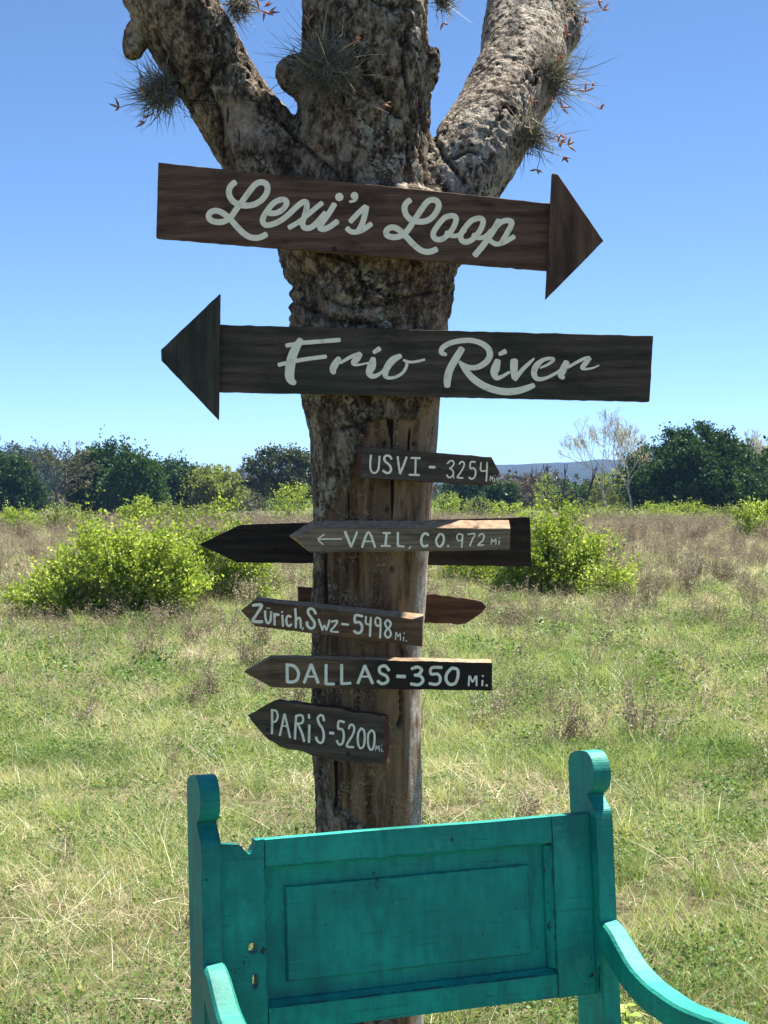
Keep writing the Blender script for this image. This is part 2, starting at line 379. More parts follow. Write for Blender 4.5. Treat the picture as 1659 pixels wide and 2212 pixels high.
# ------------------------------------------------------------------ the sign tree
TY = 4.0                                             # distance of the trunk's axis
ROWS = [(2420, 672, 952), (2330, 680, 938), (2212, 684, 930), (1790, 678, 923), (1650, 672, 919), (1500, 668, 918), (1400, 668, 920), (1300, 672, 929), (1200, 675, 936),
        (1100, 675, 942), (1000, 671, 949), (930, 664, 955), (870, 652, 958), (800, 638, 963), (690, 624, 970), (620, 626, 982), (560, 606, 994), (500, 590, 1000), (440, 600, 985)]
def trunk_at(y):
    ys = [r[0] for r in ROWS][::-1]
    l = np.interp(y, ys, [r[1] for r in ROWS][::-1]); r = np.interp(y, ys, [q[2] for q in ROWS][::-1])
    c = at((l + r) / 2, y, TY); return c, (r - l) / 2 / F_PX * TY
def build_tree():
    tubes = []
    def limb(pts, n=28, dense=7):
        P = [at(x, y, Y) for x, y, Y, r in pts]; rr = [r / F_PX * Y for x, y, Y, r in pts]
        Q = catmull([(*p, r) for p, r in zip(P, rr)], dense)
        tubes.append((Q[:, :3], Q[:, 3])); return tube_np(Q[:, :3], Q[:, 3], n)
    T = [((l + r) / 2, y, TY, (r - l) / 2 - 5) for y, l, r in ROWS]
    parts = [limb(T, 36, 4)]
    # left, middle and right limb; they go on above the picture
    Lb = [(770, 560, 4.0, 120), (690, 455, 4.0, 112), (590, 350, 3.99, 100), (505, 235, 3.97, 88), (440, 125, 3.94, 88), (368, 0, 3.90, 90), (300, -150, 3.88, 84), (255, -330, 3.9, 70), (240, -560, 3.95, 50), (200, -800, 4.0, 26)]
    Mb = [(800, 600, 4.0, 140), (792, 480, 3.98, 150), (784, 350, 3.97, 148), (786, 230, 3.96, 142), (790, 100, 3.95, 136), (792, -20, 3.95, 136), (800, -180, 3.97, 128), (830, -380, 4.0, 100), (850, -620, 4.05, 76), (900, -930, 4.03, 60), (1120, -1180, 3.98, 52), (1420, -1460, 3.90, 48), (1680, -1780, 3.84, 38), (1920, -2200, 3.8, 24)]
    Rb = [(850, 590, 4.0, 118), (925, 470, 4.0, 108), (1010, 352, 4.05, 96), (1075, 245, 4.16, 92), (1125, 140, 4.31, 92), (1143, 20, 4.49, 92), (1160, -110, 4.68, 86), (1178, -330, 4.92, 74), (1200, -600, 5.08, 60), (1225, -820, 5.15, 44), (1240, -1100, 5.2, 24)]
    parts += [limb(Lb), limb(Mb), limb(Rb)]
    # stubs and knobs
    parts.append(limb([(660, 170, 3.93, 50), (640, 162, 3.90, 44), (625, 165, 3.87, 34), (617, 168, 3.86, 16)], 16, 3))          # knob on the middle limb
    parts.append(limb([(320, 60, 3.95, 34), (296, 78, 3.94, 26), (288, 105, 3.93, 22), (290, 124, 3.93, 18)], 14, 3))              # hanging bark stub
    parts.append(limb([(905, 190, 3.93, 30), (926, 150, 3.92, 22), (934, 118, 3.92, 16), (936, 102, 3.92, 10)], 14, 3))            # broken stub
    parts.append(limb([(1195, 100, 4.36, 34), (1222, 78, 4.36, 30), (1232, 50, 4.37, 24), (1236, 34, 4.37, 14)], 14, 3))
    V, Fs = merge(parts)
    me = mesh_np('tmp', V, Fs)
    o = bpy.data.objects.new('tmp', me); COL.objects.link(o)
    r = o.modifiers.new('r', 'REMESH'); r.mode = 'VOXEL'; r.voxel_size = .0075; r.adaptivity = 0
    s = o.modifiers.new('s', 'SMOOTH'); s.factor = .5; s.iterations = 10
    dg = bpy.context.evaluated_depsgraph_get()
    me2 = bpy.data.meshes.new_from_object(o.evaluated_get(dg))
    bpy.data.objects.remove(o)
    n = len(me2.vertices); V = np.empty(n * 3); me2.vertices.foreach_get('co', V); V = V.reshape(-1, 3)
    N = np.empty(n * 3); me2.vertices.foreach_get('normal', N); N = N.reshape(-1, 3)
    nl = len(me2.loops); L = np.empty(nl, np.int32); me2.loops.foreach_get('vertex_index', L)
    tot = np.empty(len(me2.polygons), np.int32); me2.polygons.foreach_get('loop_total', tot)
    F = L.reshape(-1, 4) if (tot == 4).all() else None
    if F is None: raise RuntimeError('remesh gave non-quads')
    # which limb a vertex belongs to
    D = []
    for Q, rr in tubes:
        d = np.full(n, 9.)
        for a, ra in zip(Q[::3], rr[::3]): d = np.minimum(d, np.linalg.norm(V - a, axis=1) / max(ra, .02))
        D.append(d)
    D = np.array(D); own = np.array([0, 1, 2, 3, 2, 1, 2, 3])[D.argmin(0)]
    own[V[:, 2] < at(800, 470, TY).z] = 0
    # picture coordinates of the surface, used to place bark edges and cracks on it
    zz = V[:, 2] - CAM_H; px = CX + F_PX * V[:, 0] / V[:, 1]; py = HORIZON - F_PX * zz / V[:, 1]
    front = N[:, 1] < .25
    # bark edge on the lower trunk: angle (front = 0, right = +) against height
    c0 = np.array([trunk_at(y)[0].x for y in np.linspace(400, 2300, 60)]); cz = np.array([trunk_at(y)[0].z for y in np.linspace(400, 2300, 60)])
    tx = np.interp(V[:, 2], cz[::-1], c0[::-1]); ang = np.degrees(np.arctan2(V[:, 0] - tx, TY - V[:, 1]))
    yy = py + 20 * fbm(V * 9, 3)
    edge = np.interp(yy, [855, 880, 900, 908, 960, 1040, 1100, 1140, 1560, 1610, 1680, 1730, 1765, 1800, 2300], [75, 55, 30, -4, -12, -24, -46, -58, -60, -56, -48, -40, -20, 10, 20])
    bark = sstep(3, -3, ang - edge + 6 * fbm(V * 26, 2)) * (py > 840) + (py <= 840)
    bark = np.where((ang > 165), 1, bark)
    bare = np.exp(-(((px - 520 - (py - 265) * .25) / 42) ** 4 + ((py - 262) / 52) ** 4)) * front
    bark = np.clip(bark - 1.2 * np.clip(bare - .25 + .2 * fbm(V * 22, 2), 0, 1), 0, 1)
    crack = np.zeros(n)
    paths = [[(330, 70), (360, 130), (395, 200), (418, 245)], [(425, 150), (455, 205), (470, 240), (480, 300)], [(395, 245), (430, 205), (470, 150)], [(690, 548), (735, 560), (770, 578), (782, 612), (790, 650)],
             [(610, 265), (660, 320), (720, 372), (760, 420)], [(935, 230), (938, 290), (955, 330), (985, 365), (1005, 395)], [(800, 0), (850, 18), (905, -6)], [(735, 925), (775, 918), (800, 905)], [(980, 340), (1010, 325), (1030, 330)],
             [(880, 60), (870, 130), (880, 190)], [(700, 640), (760, 665), (850, 650), (930, 630)], [(640, 655), (720, 690), (800, 700)], [(874, 1380), (872, 1470), (868, 1570)], [(868, 1130), (850, 1230)], [(833, 960), (836, 1100)], [(905, 880), (902, 960)]]
    for pth in paths:
        C = catmull(pth, 12); wob = perlin(np.stack([C[:, 0] * .04, C[:, 1] * .04, np.zeros(len(C))], 1)) * 7
        C = C + np.stack([wob, wob * .4], 1)
        d = np.full(n, 1e9)
        bx = (px > C[:, 0].min() - 20) & (px < C[:, 0].max() + 20) & (py > C[:, 1].min() - 20) & (py < C[:, 1].max() + 20) & front
        ii = np.nonzero(bx)[0]
        if not len(ii): continue
        dd = np.sqrt(((np.stack([px[ii], py[ii]], 1)[:, None] - C[None]) ** 2).sum(2)).min(1)
        crack[ii] = np.maximum(crack[ii], np.exp(-(dd / 5.0) ** 2))
    wr = np.exp(-((py - 640) / 70) ** 2) * (own == 0)                  # wrinkled bark under the fork
    st = V * (1, 1, .45)
    fis = np.abs(fbm(V * (1, 1, .38) * 6.5 + 2, 4, .6)); fis2 = np.abs(fbm(V * (1, 1, .7) * 15 + 9, 4, .6))
    fiss = np.maximum(np.exp(-(fis / .040) ** 2), .45 * np.exp(-(fis2 / .035) ** 2)) * bark * sstep(-.25, .15, fbm(V * 4 + 7, 2))
    disp = bark * (.007 * fbm(V * 4, 2) + .0022 * fbm(st * 12, 2) + .0030 * fbm(V * 48, 3, .65) + .006) - .010 * fiss
    crack = np.maximum(crack, fiss * .75)
    disp += wr * .006 * np.sin((V[:, 2] * 150 + 9 * fbm(V * 6, 3)))
    disp += (1 - bark) * (.0035 * fbm(V * (26, 26, 3), 3) + .006 * fbm(V * 4, 2) - .002)
    disp -= crack * .013
    disp -= .004
    V = V + N * disp[:, None]
    weather_sun = sstep(44, 64, ang) * (V[:, 2] < at(0, 1150, TY).z) + .35 * sstep(40, 70, ang) + (ang < -62) * .6  # weathered edges; the right one also carries painted sunlight
    weather_sun = np.clip(weather_sun * (.6 + .8 * fbm(V * 14, 3)), 0, 1)
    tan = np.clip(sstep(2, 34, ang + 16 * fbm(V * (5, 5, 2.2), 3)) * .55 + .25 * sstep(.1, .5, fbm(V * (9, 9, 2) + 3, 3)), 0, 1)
    orange = (own == 3) * 1.0
    root = thing('tree', 'thick gnarled grey-brown tree forking into three limbs and carrying the arrow signs', 'tree', (trunk_at(2300)[0].x, TY, 0))
    fo = own[F].max(1)
    off = np.array(root.location)
    for k, nm in ((0, 'trunk'), (1, 'limb'), (2, 'limb'), (3, 'limb')):
        f = F[fo == k]; u, inv = np.unique(f, return_inverse=True)
        me = mesh_np(nm, V[u] - off, inv.reshape(-1, 4), True, {'bark': bark[u], 'crack': crack[u], 'weather': weather_sun[u], 'orange': orange[u], 'tan': tan[u]})
        # one continuous shading across the seams
        ob = obj(nm, me, M['bark'], root)
    # branches higher up, over the picture's edge
    rng = np.random.RandomState(3)
    for (bx_, by_, Yb), tgt in (((1225, -820, 5.15), (.55, .5, .9)), ((1200, -600, 5.08), (.5, .4, 1.1)), ((1178, -330, 4.92), (1.2, .7, .5)), ((240, -560, 3.95), (-.9, .2, 1.0)), ((850, -620, 4.05), (.75, -.25, 1.15)), ((1240, -1080, 5.2), (.1, .2, .7)), ((1420, -1460, 3.9), (.1, -.45, .7)), ((1680, -1780, 3.84), (-.45, -.1, .7)), ((1920, -2190, 3.8), (.2, -.2, .6)), ((1120, -1180, 3.98), (-.5, -.3, .8))):
        p = np.array(at(bx_, by_, Yb)); ps, rr = [], []
        P0 = [p + np.array(tgt) * t + rng.normal(0, .04, 3) * t for t in np.linspace(0, 1, 6)]
        pr = [tube_np(catmull(P0, 4), np.linspace(.05, .012, 21), 8)]
        for q in range(11):
            t = rng.uniform(.25, 1); s = p + np.array(tgt) * t; d = rng.normal(0, .35, 3) + np.array(tgt) * .35
            pr.append(tube_np(catmull([s, s + d * .4 + rng.normal(0, .03, 3), s + d], 4), np.linspace(.014, .004, 9), 5))
        V2, F2 = merge(pr)
        c = np.zeros(len(V2)); obj('branch', mesh_np('branch', V2 - off, F2, True, {'bark': c + 1, 'crack': c, 'weather': c, 'orange': c, 'tan': c}), M['bark'], root)
    return root
build_tree()

# ------------------------------------------------------------------ ball moss on the limbs
M['moss'] = mat_leaf('ball_moss_grey', (.10, .10, .085), (.22, .22, .19), (.36, .35, .30), .25, (1.1, 1.05, .8))
M['pod'] = mat_leaf('dry_seed_pods', (.30, .17, .11), (.56, .36, .26), None, .35, (1.2, 1, .8))
def ball_moss(x, y, Y, r, n, label, seed, out=(0, -1, 0), stalks=4):
    rng = np.random.RandomState(seed); c = np.array(at(x, y, Y)); rad = r / F_PX * Y; out = np.array(out, float); out /= np.linalg.norm(out)
    root = thing('ball_moss', label, 'ball moss', tuple(c), 0, 'ball moss on the limbs')
    V, Q, tint = [], [], []
    for i in range(n):
        d = rng.normal(size=3); d /= np.linalg.norm(d); d = d + out * .75; d /= np.linalg.norm(d)
        ln = rad * rng.uniform(.35, .85); sd_ = np.cross(d, rng.normal(size=3)); sd_ /= np.linalg.norm(sd_); cur = rng.normal(0, .6, 3)
        w = rng.uniform(.0010, .0017); b = rng.normal(0, .27, 3) * rad; o = len(V); tv = rng.rand()
        for k, t in enumerate((0, .35, .7, 1)):
            p = b + d * ln * t + cur * ln * t * t; ww = w * (1, .9, .6, .15)[k]
            V += [p - sd_ * ww, p + sd_ * ww]; tint += [tv, tv]
        for k in range(3): Q.append((o + 2 * k, o + 2 * k + 1, o + 2 * k + 3, o + 2 * k + 2))
    me = mesh_np('blades', np.array(V), np.array(Q), False, {'tint': tint}); obj('blades', me, M['moss'], root)
    pr = []; pod = []; ptint = []
    for i in range(stalks):
        d = rng.normal(size=3) * (1, .6, .9) + out * .5 + np.array((.15, 0, -.05)); d /= np.linalg.norm(d); ln = rad * rng.uniform(1.15, 1.75)
        P = catmull([d * 0, d * ln * .5 + rng.normal(0, .1, 3) * rad, d * ln + rng.normal(0, .18, 3) * rad], 5)
        pr.append(tube_np(P, .0011, 3)); e = P[-1]
        for k in range(rng.randint(2, 5)):
            dd = rng.normal(size=3) + d * .9; dd /= np.linalg.norm(dd); L = rng.uniform(.016, .032)
            pod.append(tube_np(np.array([e, e + dd * L * .4, e + dd * L]), (.0010, .0034, .0005), 4))
    if pr:
        V2, F2 = merge(pr); obj('flower_stalk', mesh_np('flower_stalk', V2, F2, True, {'tint': np.full(len(V2), .1)}), M['pod'], root)['kind'] = 'stuff'
        V2, F2 = merge(pod); obj('seed_pods', mesh_np('seed_pods', V2, F2, True, {'tint': np.random.RandomState(seed).rand(len(V2))}), M['pod'], root)['kind'] = 'stuff'
for a in ((354, 200, 3.90, 66, 800, 'dark grey ball moss hanging on the outer side of the left limb', 1, (-1, -.4, -.1), 4),
          (512, 12, 3.90, 46, 420, 'small ball moss on the inner side of the left limb at the top', 2, (1, -.3, .1), 6),
          (706, 152, 3.765, 88, 900, 'large round ball moss on the front of the middle limb', 3, (-.15, -1, .05), 5),
          (952, 2, 3.92, 36, 300, 'small ball moss at the top right edge of the middle limb', 4, (1, -.3, .1), 4),
          (1212, 30, 4.42, 56, 560, 'ball moss at the top of the right limb', 5, (1, -.5, .3), 7),
          (1178, 168, 4.20, 72, 850, 'large sunlit ball moss halfway up the right limb', 6, (1, -.6, .1), 9),
          (1140, 288, 4.04, 58, 650, 'dark ball moss on the underside of the right limb', 7, (.8, -.6, -.5), 7)):
    ball_moss(*a)

# ------------------------------------------------------------------ the arrow signs
def stroke_mesh(parts, P, w, lift, f):
    """flat brush stroke of width w (one value or one for each point) with round ends"""
    P = [np.asarray(p, float) for p in P]
    w = np.broadcast_to(np.asarray(w, float), (len(P),))
    Q = [np.array([*p, ww]) for p, ww in zip(P, w)]
    C = catmull(Q, 6) if len(Q) > 2 else np.array([Q[0] + (Q[1] - Q[0]) * t for t in np.linspace(0, 1, 10)])
    T = np.gradient(C[:, :2], axis=0); T /= np.linalg.norm(T, axis=1)[:, None] + 1e-9
    Nn = np.stack([-T[:, 1], T[:, 0]], 1); h = C[:, 2:3] / 2
    jit = .10 if C[:, 2].max() < 34 else .02                          # brush-painted letters are less even than the stencilled script
    h = h * (1 + jit * perlin(np.stack([C[:, 0] * .09, C[:, 1] * .09, np.full(len(C), lift * 4e3)], 1)))[:, None]
    Lf, Rt = C[:, :2] + Nn * h, C[:, :2] - Nn * h
    up = np.linspace(0, .0005, len(C)); V = [f(p[0], p[1], lift + q) for p, q in zip(Lf, up)] + [f(p[0], p[1], lift + q) for p, q in zip(Rt, up)]
    m = len(C); i = np.arange(m - 1)
    Qd = np.stack([i, i + 1, m + i + 1, m + i], 1); Tr = []
    for c, tdir, rr, lf in ((C[0, :2], -T[0], h[0, 0], lift), (C[-1, :2], T[-1], h[-1, 0], lift + .0005)):
        nn = np.array([-tdir[1], tdir[0]]); base = len(V)
        ring = [c + rr * (nn * math.cos(t) * 1 + tdir * math.sin(t) * .55) for t in np.linspace(0, math.pi, 7)]
        V += [f(p[0], p[1], lf) for p in ring]; V.append(f(c[0], c[1], lf))
        for k in range(6): Tr.append((base + k, base + k + 1, base + 7))
    parts.append((np.array(V), [Qd, np.array(Tr)]))

def sign(label, mat, poly, y_ref, yaw, thick, strokes=None, zoom=None, width=20, poly_back=None, head=None, head_back=.0, behind=False, edge_wob=.0005, seed=0, nails=(), depth=None, edge=None, head_mat=None):
    """poly: outline of the face in picture pixels; the plate is nailed flat to the trunk, turned by yaw"""
    rng = np.random.RandomState(seed)
    a = R(yaw); n = Vector((math.sin(a), -math.cos(a), 0)); C, rad = trunk_at(y_ref)
    if behind: n_t = -n; P = C + n_t * (rad + .016)
    else: P = C + n * (rad + .002 + thick)
    if depth is not None: P = Vector((C.x, depth, C.z))
    ctr = Vector((sum(p[0] for p in poly) / len(poly), sum(p[1] for p in poly) / len(poly), 0))
    O = on_plane(ctr.x, ctr.y, P, n); e1 = Vector((math.cos(a), math.sin(a), 0))
    def loc(x, y, lift=0.0):
        q = on_plane(x, y, P, n) - O; return (q.dot(e1), -lift, q.z)
    root = thing('arrow_sign', label, 'sign', O, a, 'wooden arrow signs on the tree')
    def plate(nm, pl, bk, y0, y1, parent):
        fr, ba = [], []
        m = len(pl)
        for i in range(m):
            p, q = pl[i], pl[(i + 1) % m]; p2, q2 = bk[i], bk[(i + 1) % m]
            ns = max(1, int(math.hypot(q[0] - p[0], q[1] - p[1]) / 14))
            for k in range(ns):
                t = k / ns; j = rng.normal(0, edge_wob, 2) if k else (0, 0)
                l = loc(p[0] + (q[0] - p[0]) * t, p[1] + (q[1] - p[1]) * t); l2 = loc(p2[0] + (q2[0] - p2[0]) * t, p2[1] + (q2[1] - p2[1]) * t)
                fr.append((l[0] + j[0] * .5, y0, l[2] + j[1])); ba.append((l2[0] + j[0] * .5, y1, l2[2] + j[1]))
        bm = loft(fr, ba); bmesh.ops.recalc_face_normals(bm, faces=bm.faces)
        for f in bm.faces: f.material_index = 1 if abs(f.normal.y) < .98 else 0
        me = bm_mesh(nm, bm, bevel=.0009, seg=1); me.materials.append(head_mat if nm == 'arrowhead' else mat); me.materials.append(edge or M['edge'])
        return obj(nm, me, None, parent)
    plate('board', poly, poly_back or poly, 0, thick, root)
    if head: plate('arrowhead', head, head, -.019, -.0008, root)
    if strokes:
        x0, y0, sc = zoom; lift = .0006; items = []
        g = lambda u, v, lf: loc((x0 + u / sc) * .6636, (y0 + v / sc) * .6636, lf)
        for k, st in enumerate(strokes):
            P_, w = st; prt = []; mw = max(w) if hasattr(w, '__len__') else w
            if len(P_) == 1:                                             # a dot of radius w
                c = P_[0]; V = [g(c[0] + w * math.cos(t), c[1] + w * math.sin(t), lift) for t in np.linspace(0, 2 * math.pi, 16, endpoint=False)] + [g(c[0], c[1], lift)]
                prt.append((np.array(V), np.array([(q, (q + 1) % 16, 16) for q in range(16)]))); lo, hi = c[0] - w, c[0] + w
            else: stroke_mesh(prt, P_, w, lift, g); lo, hi = min(p[0] for p in P_) - mw * .3, max(p[0] for p in P_) + mw * .3
            lift += .00011; items.append([lo, hi, prt])
        items.sort(key=lambda q: q[0]); letters = []
        for lo, hi, prt in items:
            if letters and lo < letters[-1][0]: letters[-1][0] = max(hi, letters[-1][0]); letters[-1][1] += prt
            else: letters.append([hi, list(prt)])
        for hi, prt in letters:
            V, F = merge(prt); obj('letter', mesh_np('letter', V, F), M['letter'], root)
    for (nx, ny) in nails:
        l = loc(nx, ny); V, F = tube_np(np.array([(l[0], -.0018, l[2]), (l[0], .004, l[2])]), .0042, 10)
        obj('screw', mesh_np('screw', V, F), M['iron'], root)
    return root

LEXI = [([(318, 92), (278, 130), (263, 185), (285, 245), (340, 288), (420, 303), (500, 288), (570, 240), (610, 170), (600, 110), (548, 92), (498, 115), (450, 172), (390, 255), (330, 335), (280, 405), (220, 445), (150, 450), (97, 430), (82, 392), (105, 358), (160, 350), (220, 378), (285, 435), (345, 503), (400, 555), (450, 585), (510, 594), (560, 582), (598, 562)], 54),
        ([(628, 372), (690, 368), (750, 335), (782, 285), (768, 252), (720, 252), (660, 285), (600, 360), (566, 430), (588, 474), (640, 474), (710, 448), (780, 400), (850, 335), (915, 280), (955, 270), (964, 310), (946, 390), (926, 460), (945, 502), (1000, 500), (1060, 452), (1130, 370)], 52),
        ([(1100, 280), (1000, 362), (900, 445), (805, 500)], 46), ([(1213, 290), (1165, 370), (1105, 455), (1082, 498), (1110, 516), (1170, 494), (1238, 446)], 52), ([(1257, 225)], 38),
        ([(1393, 214)], 35), ([(1416, 230), (1396, 258), (1352, 268)], 24), ([(1357, 446), (1420, 378), (1493, 312)], 48), ([(1500, 314), (1488, 380), (1464, 465), (1432, 525)], 52), ([(1326, 508), (1360, 536), (1410, 541), (1470, 520), (1543, 470)], 48)]
LOOP = [([(428, 165), (385, 205), (372, 260), (395, 325), (450, 373), (540, 390), (620, 373), (690, 310), (727, 230), (710, 178), (655, 163), (600, 192), (540, 275), (470, 380), (400, 485), (330, 538), (250, 550), (192, 530), (182, 492), (210, 458), (260, 449), (320, 478), (390, 545), (460, 620), (530, 678), (590, 702), (650, 698), (703, 676)], 62),
        ([(860, 326), (790, 348), (720, 425), (670, 512), (690, 565), (750, 573), (820, 528), (880, 450), (908, 372), (895, 336), (860, 326)], 58), ([(805, 498), (855, 534), (930, 530), (1000, 478)], 48),
        ([(1140, 353), (1070, 378), (1000, 452), (955, 532), (972, 588), (1030, 598), (1100, 553), (1160, 475), (1188, 400), (1175, 362), (1140, 353)], 58), ([(1085, 523), (1138, 558), (1210, 542), (1275, 478)], 48),
        ([(1352, 378), (1290, 488), (1200, 620), (1103, 738)], 64), ([(1305, 462), (1370, 398), (1430, 378), (1482, 390), (1474, 440), (1430, 520), (1385, 598)], 58), ([(1268, 592), (1320, 622), (1390, 610), (1450, 580), (1508, 545)], 52)]
def rez(strokes, src, dst):
    """strokes measured in one enlargement, written in another's coordinates"""
    (x0, y0, s0), (x1, y1, s1) = src, dst
    return [([((x0 + u / s0 - x1) * s1, (y0 + v / s0 - y1) * s1) for u, v in P], (np.asarray(w, float) / s0 * s1).tolist()) for P, w in strokes]
ZL, ZO = (650, 560, 2.765), (1200, 600, 3.190)
M['b_lexi'] = mat_board('stained_pine_board', (.048, .025, .015), (.118, .066, .042), (.200, .120, .078), seed=1.7)
sign("long dark brown arrow sign pointing right, reading Lexi's Loop in white script", M['b_lexi'], [(342, 350.5), (1215, 442), (1203, 585.5), (337, 513)], 480, 0, .022,
     LEXI + rez(LOOP, ZO, ZL), ZL, head=[(1191, 378), (1203, 380), (1301.5, 523), (1177, 649)], seed=1, depth=3.70, head_mat=mat_board('stained_pine_head', (.048, .026, .016), (.112, .064, .041), (.185, .114, .076), seed=2.6, upright=True))

FRIO = [([(215, 222), (300, 207), (350, 197), (550, 182), (728, 168)], 42), ([(352, 168), (308, 240), (270, 330), (252, 420), (245, 510), (262, 560), (296, 585)], (62, 80, 90, 92, 90, 74, 46)), ([(140, 408), (230, 387), (320, 367), (450, 346), (595, 328)], 40),
        ([(722, 345), (692, 390), (664, 448), (672, 488)], (50, 68, 68, 44)), ([(735, 390), (800, 350), (865, 318), (925, 300)], (26, 34, 36, 40)), ([(930, 305), (892, 350), (862, 388), (882, 408), (930, 405), (1005, 388)], (46, 66, 52, 30, 22, 20)),
        ([(1052, 345), (1036, 420), (1012, 478), (1032, 512), (1070, 516), (1130, 482), (1165, 435)], (50, 84, 66, 56, 44, 30, 24)), ([(1058, 288), (1112, 252)], (40, 50)),
        ([(1315, 322), (1240, 362), (1182, 440), (1168, 508), (1200, 534), (1270, 525), (1340, 480), (1374, 415), (1370, 370)], (46, 70, 66, 52, 34, 30, 30, 30, 24)), ([(1345, 364), (1400, 381), (1470, 376), (1545, 358)], 26)]
RIVER = [([(330, 228), (280, 310), (225, 410), (205, 490), (203, 555)], (56, 64, 66, 66, 54)), ([(192, 280), (153, 262), (166, 216), (240, 176), (340, 157), (430, 159), (510, 187), (562, 232), (573, 290), (540, 345), (470, 388), (400, 392), (345, 368), (308, 340)], (30, 44, 46, 46, 46, 46, 50, 54, 56, 54, 48, 44, 34, 22)),
         ([(312, 348), (360, 412), (430, 490), (520, 550), (620, 588), (720, 603), (820, 594), (900, 570), (955, 547)], (26, 50, 60, 62, 62, 62, 60, 54, 44)),
         ([(642, 332), (622, 400), (612, 440), (632, 482), (680, 470), (742, 432)], (54, 76, 66, 46, 32, 26)), ([(658, 276), (708, 252)], (34, 46)),
         ([(785, 332), (783, 410), (788, 485)], (68, 66, 50)), ([(792, 500), (850, 420), (910, 360), (958, 315)], (34, 38, 32, 18)),
         ([(1012, 396), (1080, 365), (1125, 328), (1110, 312), (1040, 326), (980, 375), (957, 440), (985, 490), (1060, 485), (1150, 440), (1200, 402)], (18, 24, 32, 28, 36, 52, 52, 42, 30, 26, 22)),
         ([(1242, 345), (1212, 410), (1192, 458), (1215, 484)], (54, 64, 58, 34)), ([(1250, 392), (1330, 347), (1400, 312), (1440, 306)], 28), ([(1440, 310), (1402, 360), (1376, 394), (1410, 406), (1470, 396), (1522, 374)], (44, 46, 36, 22, 18, 14))]
ZF, ZR = (860, 1050, 2.9625), (1380, 1050, 2.676)
M['b_frio'] = mat_board('weathered_dark_board', (.030, .023, .017), (.074, .056, .040), (.135, .104, .074), (.026, .040, .022), .6, seed=4.1)
sign('long blackish weathered arrow sign pointing left, reading Frio River in white script', M['b_frio'], [(455, 701), (1411.3, 725.4), (1403, 867.5), (455, 846)], 785, 0, .022,
     FRIO + rez(RIVER, ZR, ZF), ZF, head=[(477, 636.5), (473.6, 908.4), (351, 781), (350, 757)], seed=2, depth=3.745, nails=((603, 743), (859, 733), (760, 823), (857, 829)), head_mat=mat_board('weathered_dark_head', (.030, .028, .022), (.062, .056, .044), (.105, .094, .074), (.026, .040, .022), .6, seed=5.2, upright=True))

w = 21
USVI = [([(247, 165), (240, 230), (242, 310), (265, 345), (298, 345), (322, 310), (331, 240), (335, 175)], w), ([(460, 205), (440, 175), (405, 170), (385, 192), (392, 226), (430, 260), (454, 300), (445, 338), (410, 350), (370, 325)], w + 3), ([(523, 180), (535, 280), (548, 358)], w), ([(548, 358), (582, 275), (615, 185)], w + 2),
        ([(662, 193), (756, 196)], w), ([(710, 195), (705, 365)], w), ([(642, 368), (748, 371)], w), ([(852, 288), (908, 290)], 27), ([(1038, 252), (1065, 226), (1095, 226), (1105, 255), (1082, 290), (1062, 300), (1090, 320), (1101, 355), (1080, 390), (1050, 395), (1031, 370)], 17), ([(1108, 382), (1100, 406)], 10),
        ([(1160, 258), (1185, 232), (1211, 246), (1205, 290), (1170, 350), (1142, 396), (1200, 401)], 17), ([(1328, 236), (1280, 238), (1276, 300), (1310, 300), (1331, 335), (1320, 390), (1290, 411), (1262, 396)], 18), ([(1388, 240), (1385, 325), (1448, 325)], 16), ([(1450, 240), (1446, 350), (1440, 435)], 18),
        ([(1478, 434), (1484, 380), (1495, 415), (1509, 385), (1506, 434)], 8), ([(1528, 402), (1525, 436)], 8), ([(1531, 376)], 5)]
M['b_usvi'] = mat_board('grey_stained_board', (.036, .026, .020), (.078, .058, .045), (.125, .096, .074), seed=7.3)
sign('small dark grey arrow sign pointing right, reading USVI - 3,254 mi', M['b_usvi'], [(783, 965.6), (1062, 987), (1080, 1020.5), (1060, 1048.5), (780, 1032)], 1005, 23, .034, USVI, (1130, 1430, 3.19), seed=3, edge=M['rust'],  nails=((905, 1014), (949, 1015)))

VAIL = [([(408, 180), (250, 181)], 10), ([(290, 148), (246, 181), (281, 218)], 9), ([(432, 130), (475, 233)], 19), ([(475, 233), (515, 132)], 15), ([(550, 236), (595, 132), (640, 236)], 16), ([(570, 196), (620, 196)], 10), ([(695, 138), (745, 138)], 14), ([(720, 140), (712, 225)], 18), ([(682, 227), (745, 228)], 14),
        ([(798, 135), (797, 225)], 16), ([(797, 228), (840, 231)], 14), ([(886, 230), (875, 248)], 9), ([(1010, 152), (985, 141), (964, 165), (960, 205), (976, 230), (1005, 223)], 18), ([(1085, 147), (1063, 185), (1071, 222), (1092, 231), (1112, 205), (1115, 165), (1100, 146), (1085, 147)], 16), ([(1145, 228)], 8),
        ([(1245, 152), (1220, 144), (1206, 165), (1216, 190), (1240, 184), (1246, 152)], 10), ([(1246, 150), (1244, 190), (1239, 236)], 12), ([(1282, 148), (1330, 144), (1310, 190), (1295, 228)], 11), ([(1356, 160), (1375, 144), (1394, 156), (1385, 190), (1352, 222), (1392, 220)], 11),
        ([(1443, 218), (1448, 178), (1460, 200), (1476, 178), (1476, 218)], 8), ([(1499, 190), (1497, 218)], 8), ([(1500, 173)], 5)]
M['b_vail'] = mat_board('tan_grained_board', (.095, .062, .037), (.225, .158, .097), (.36, .265, .170), ring=2.2, seed=2.2)
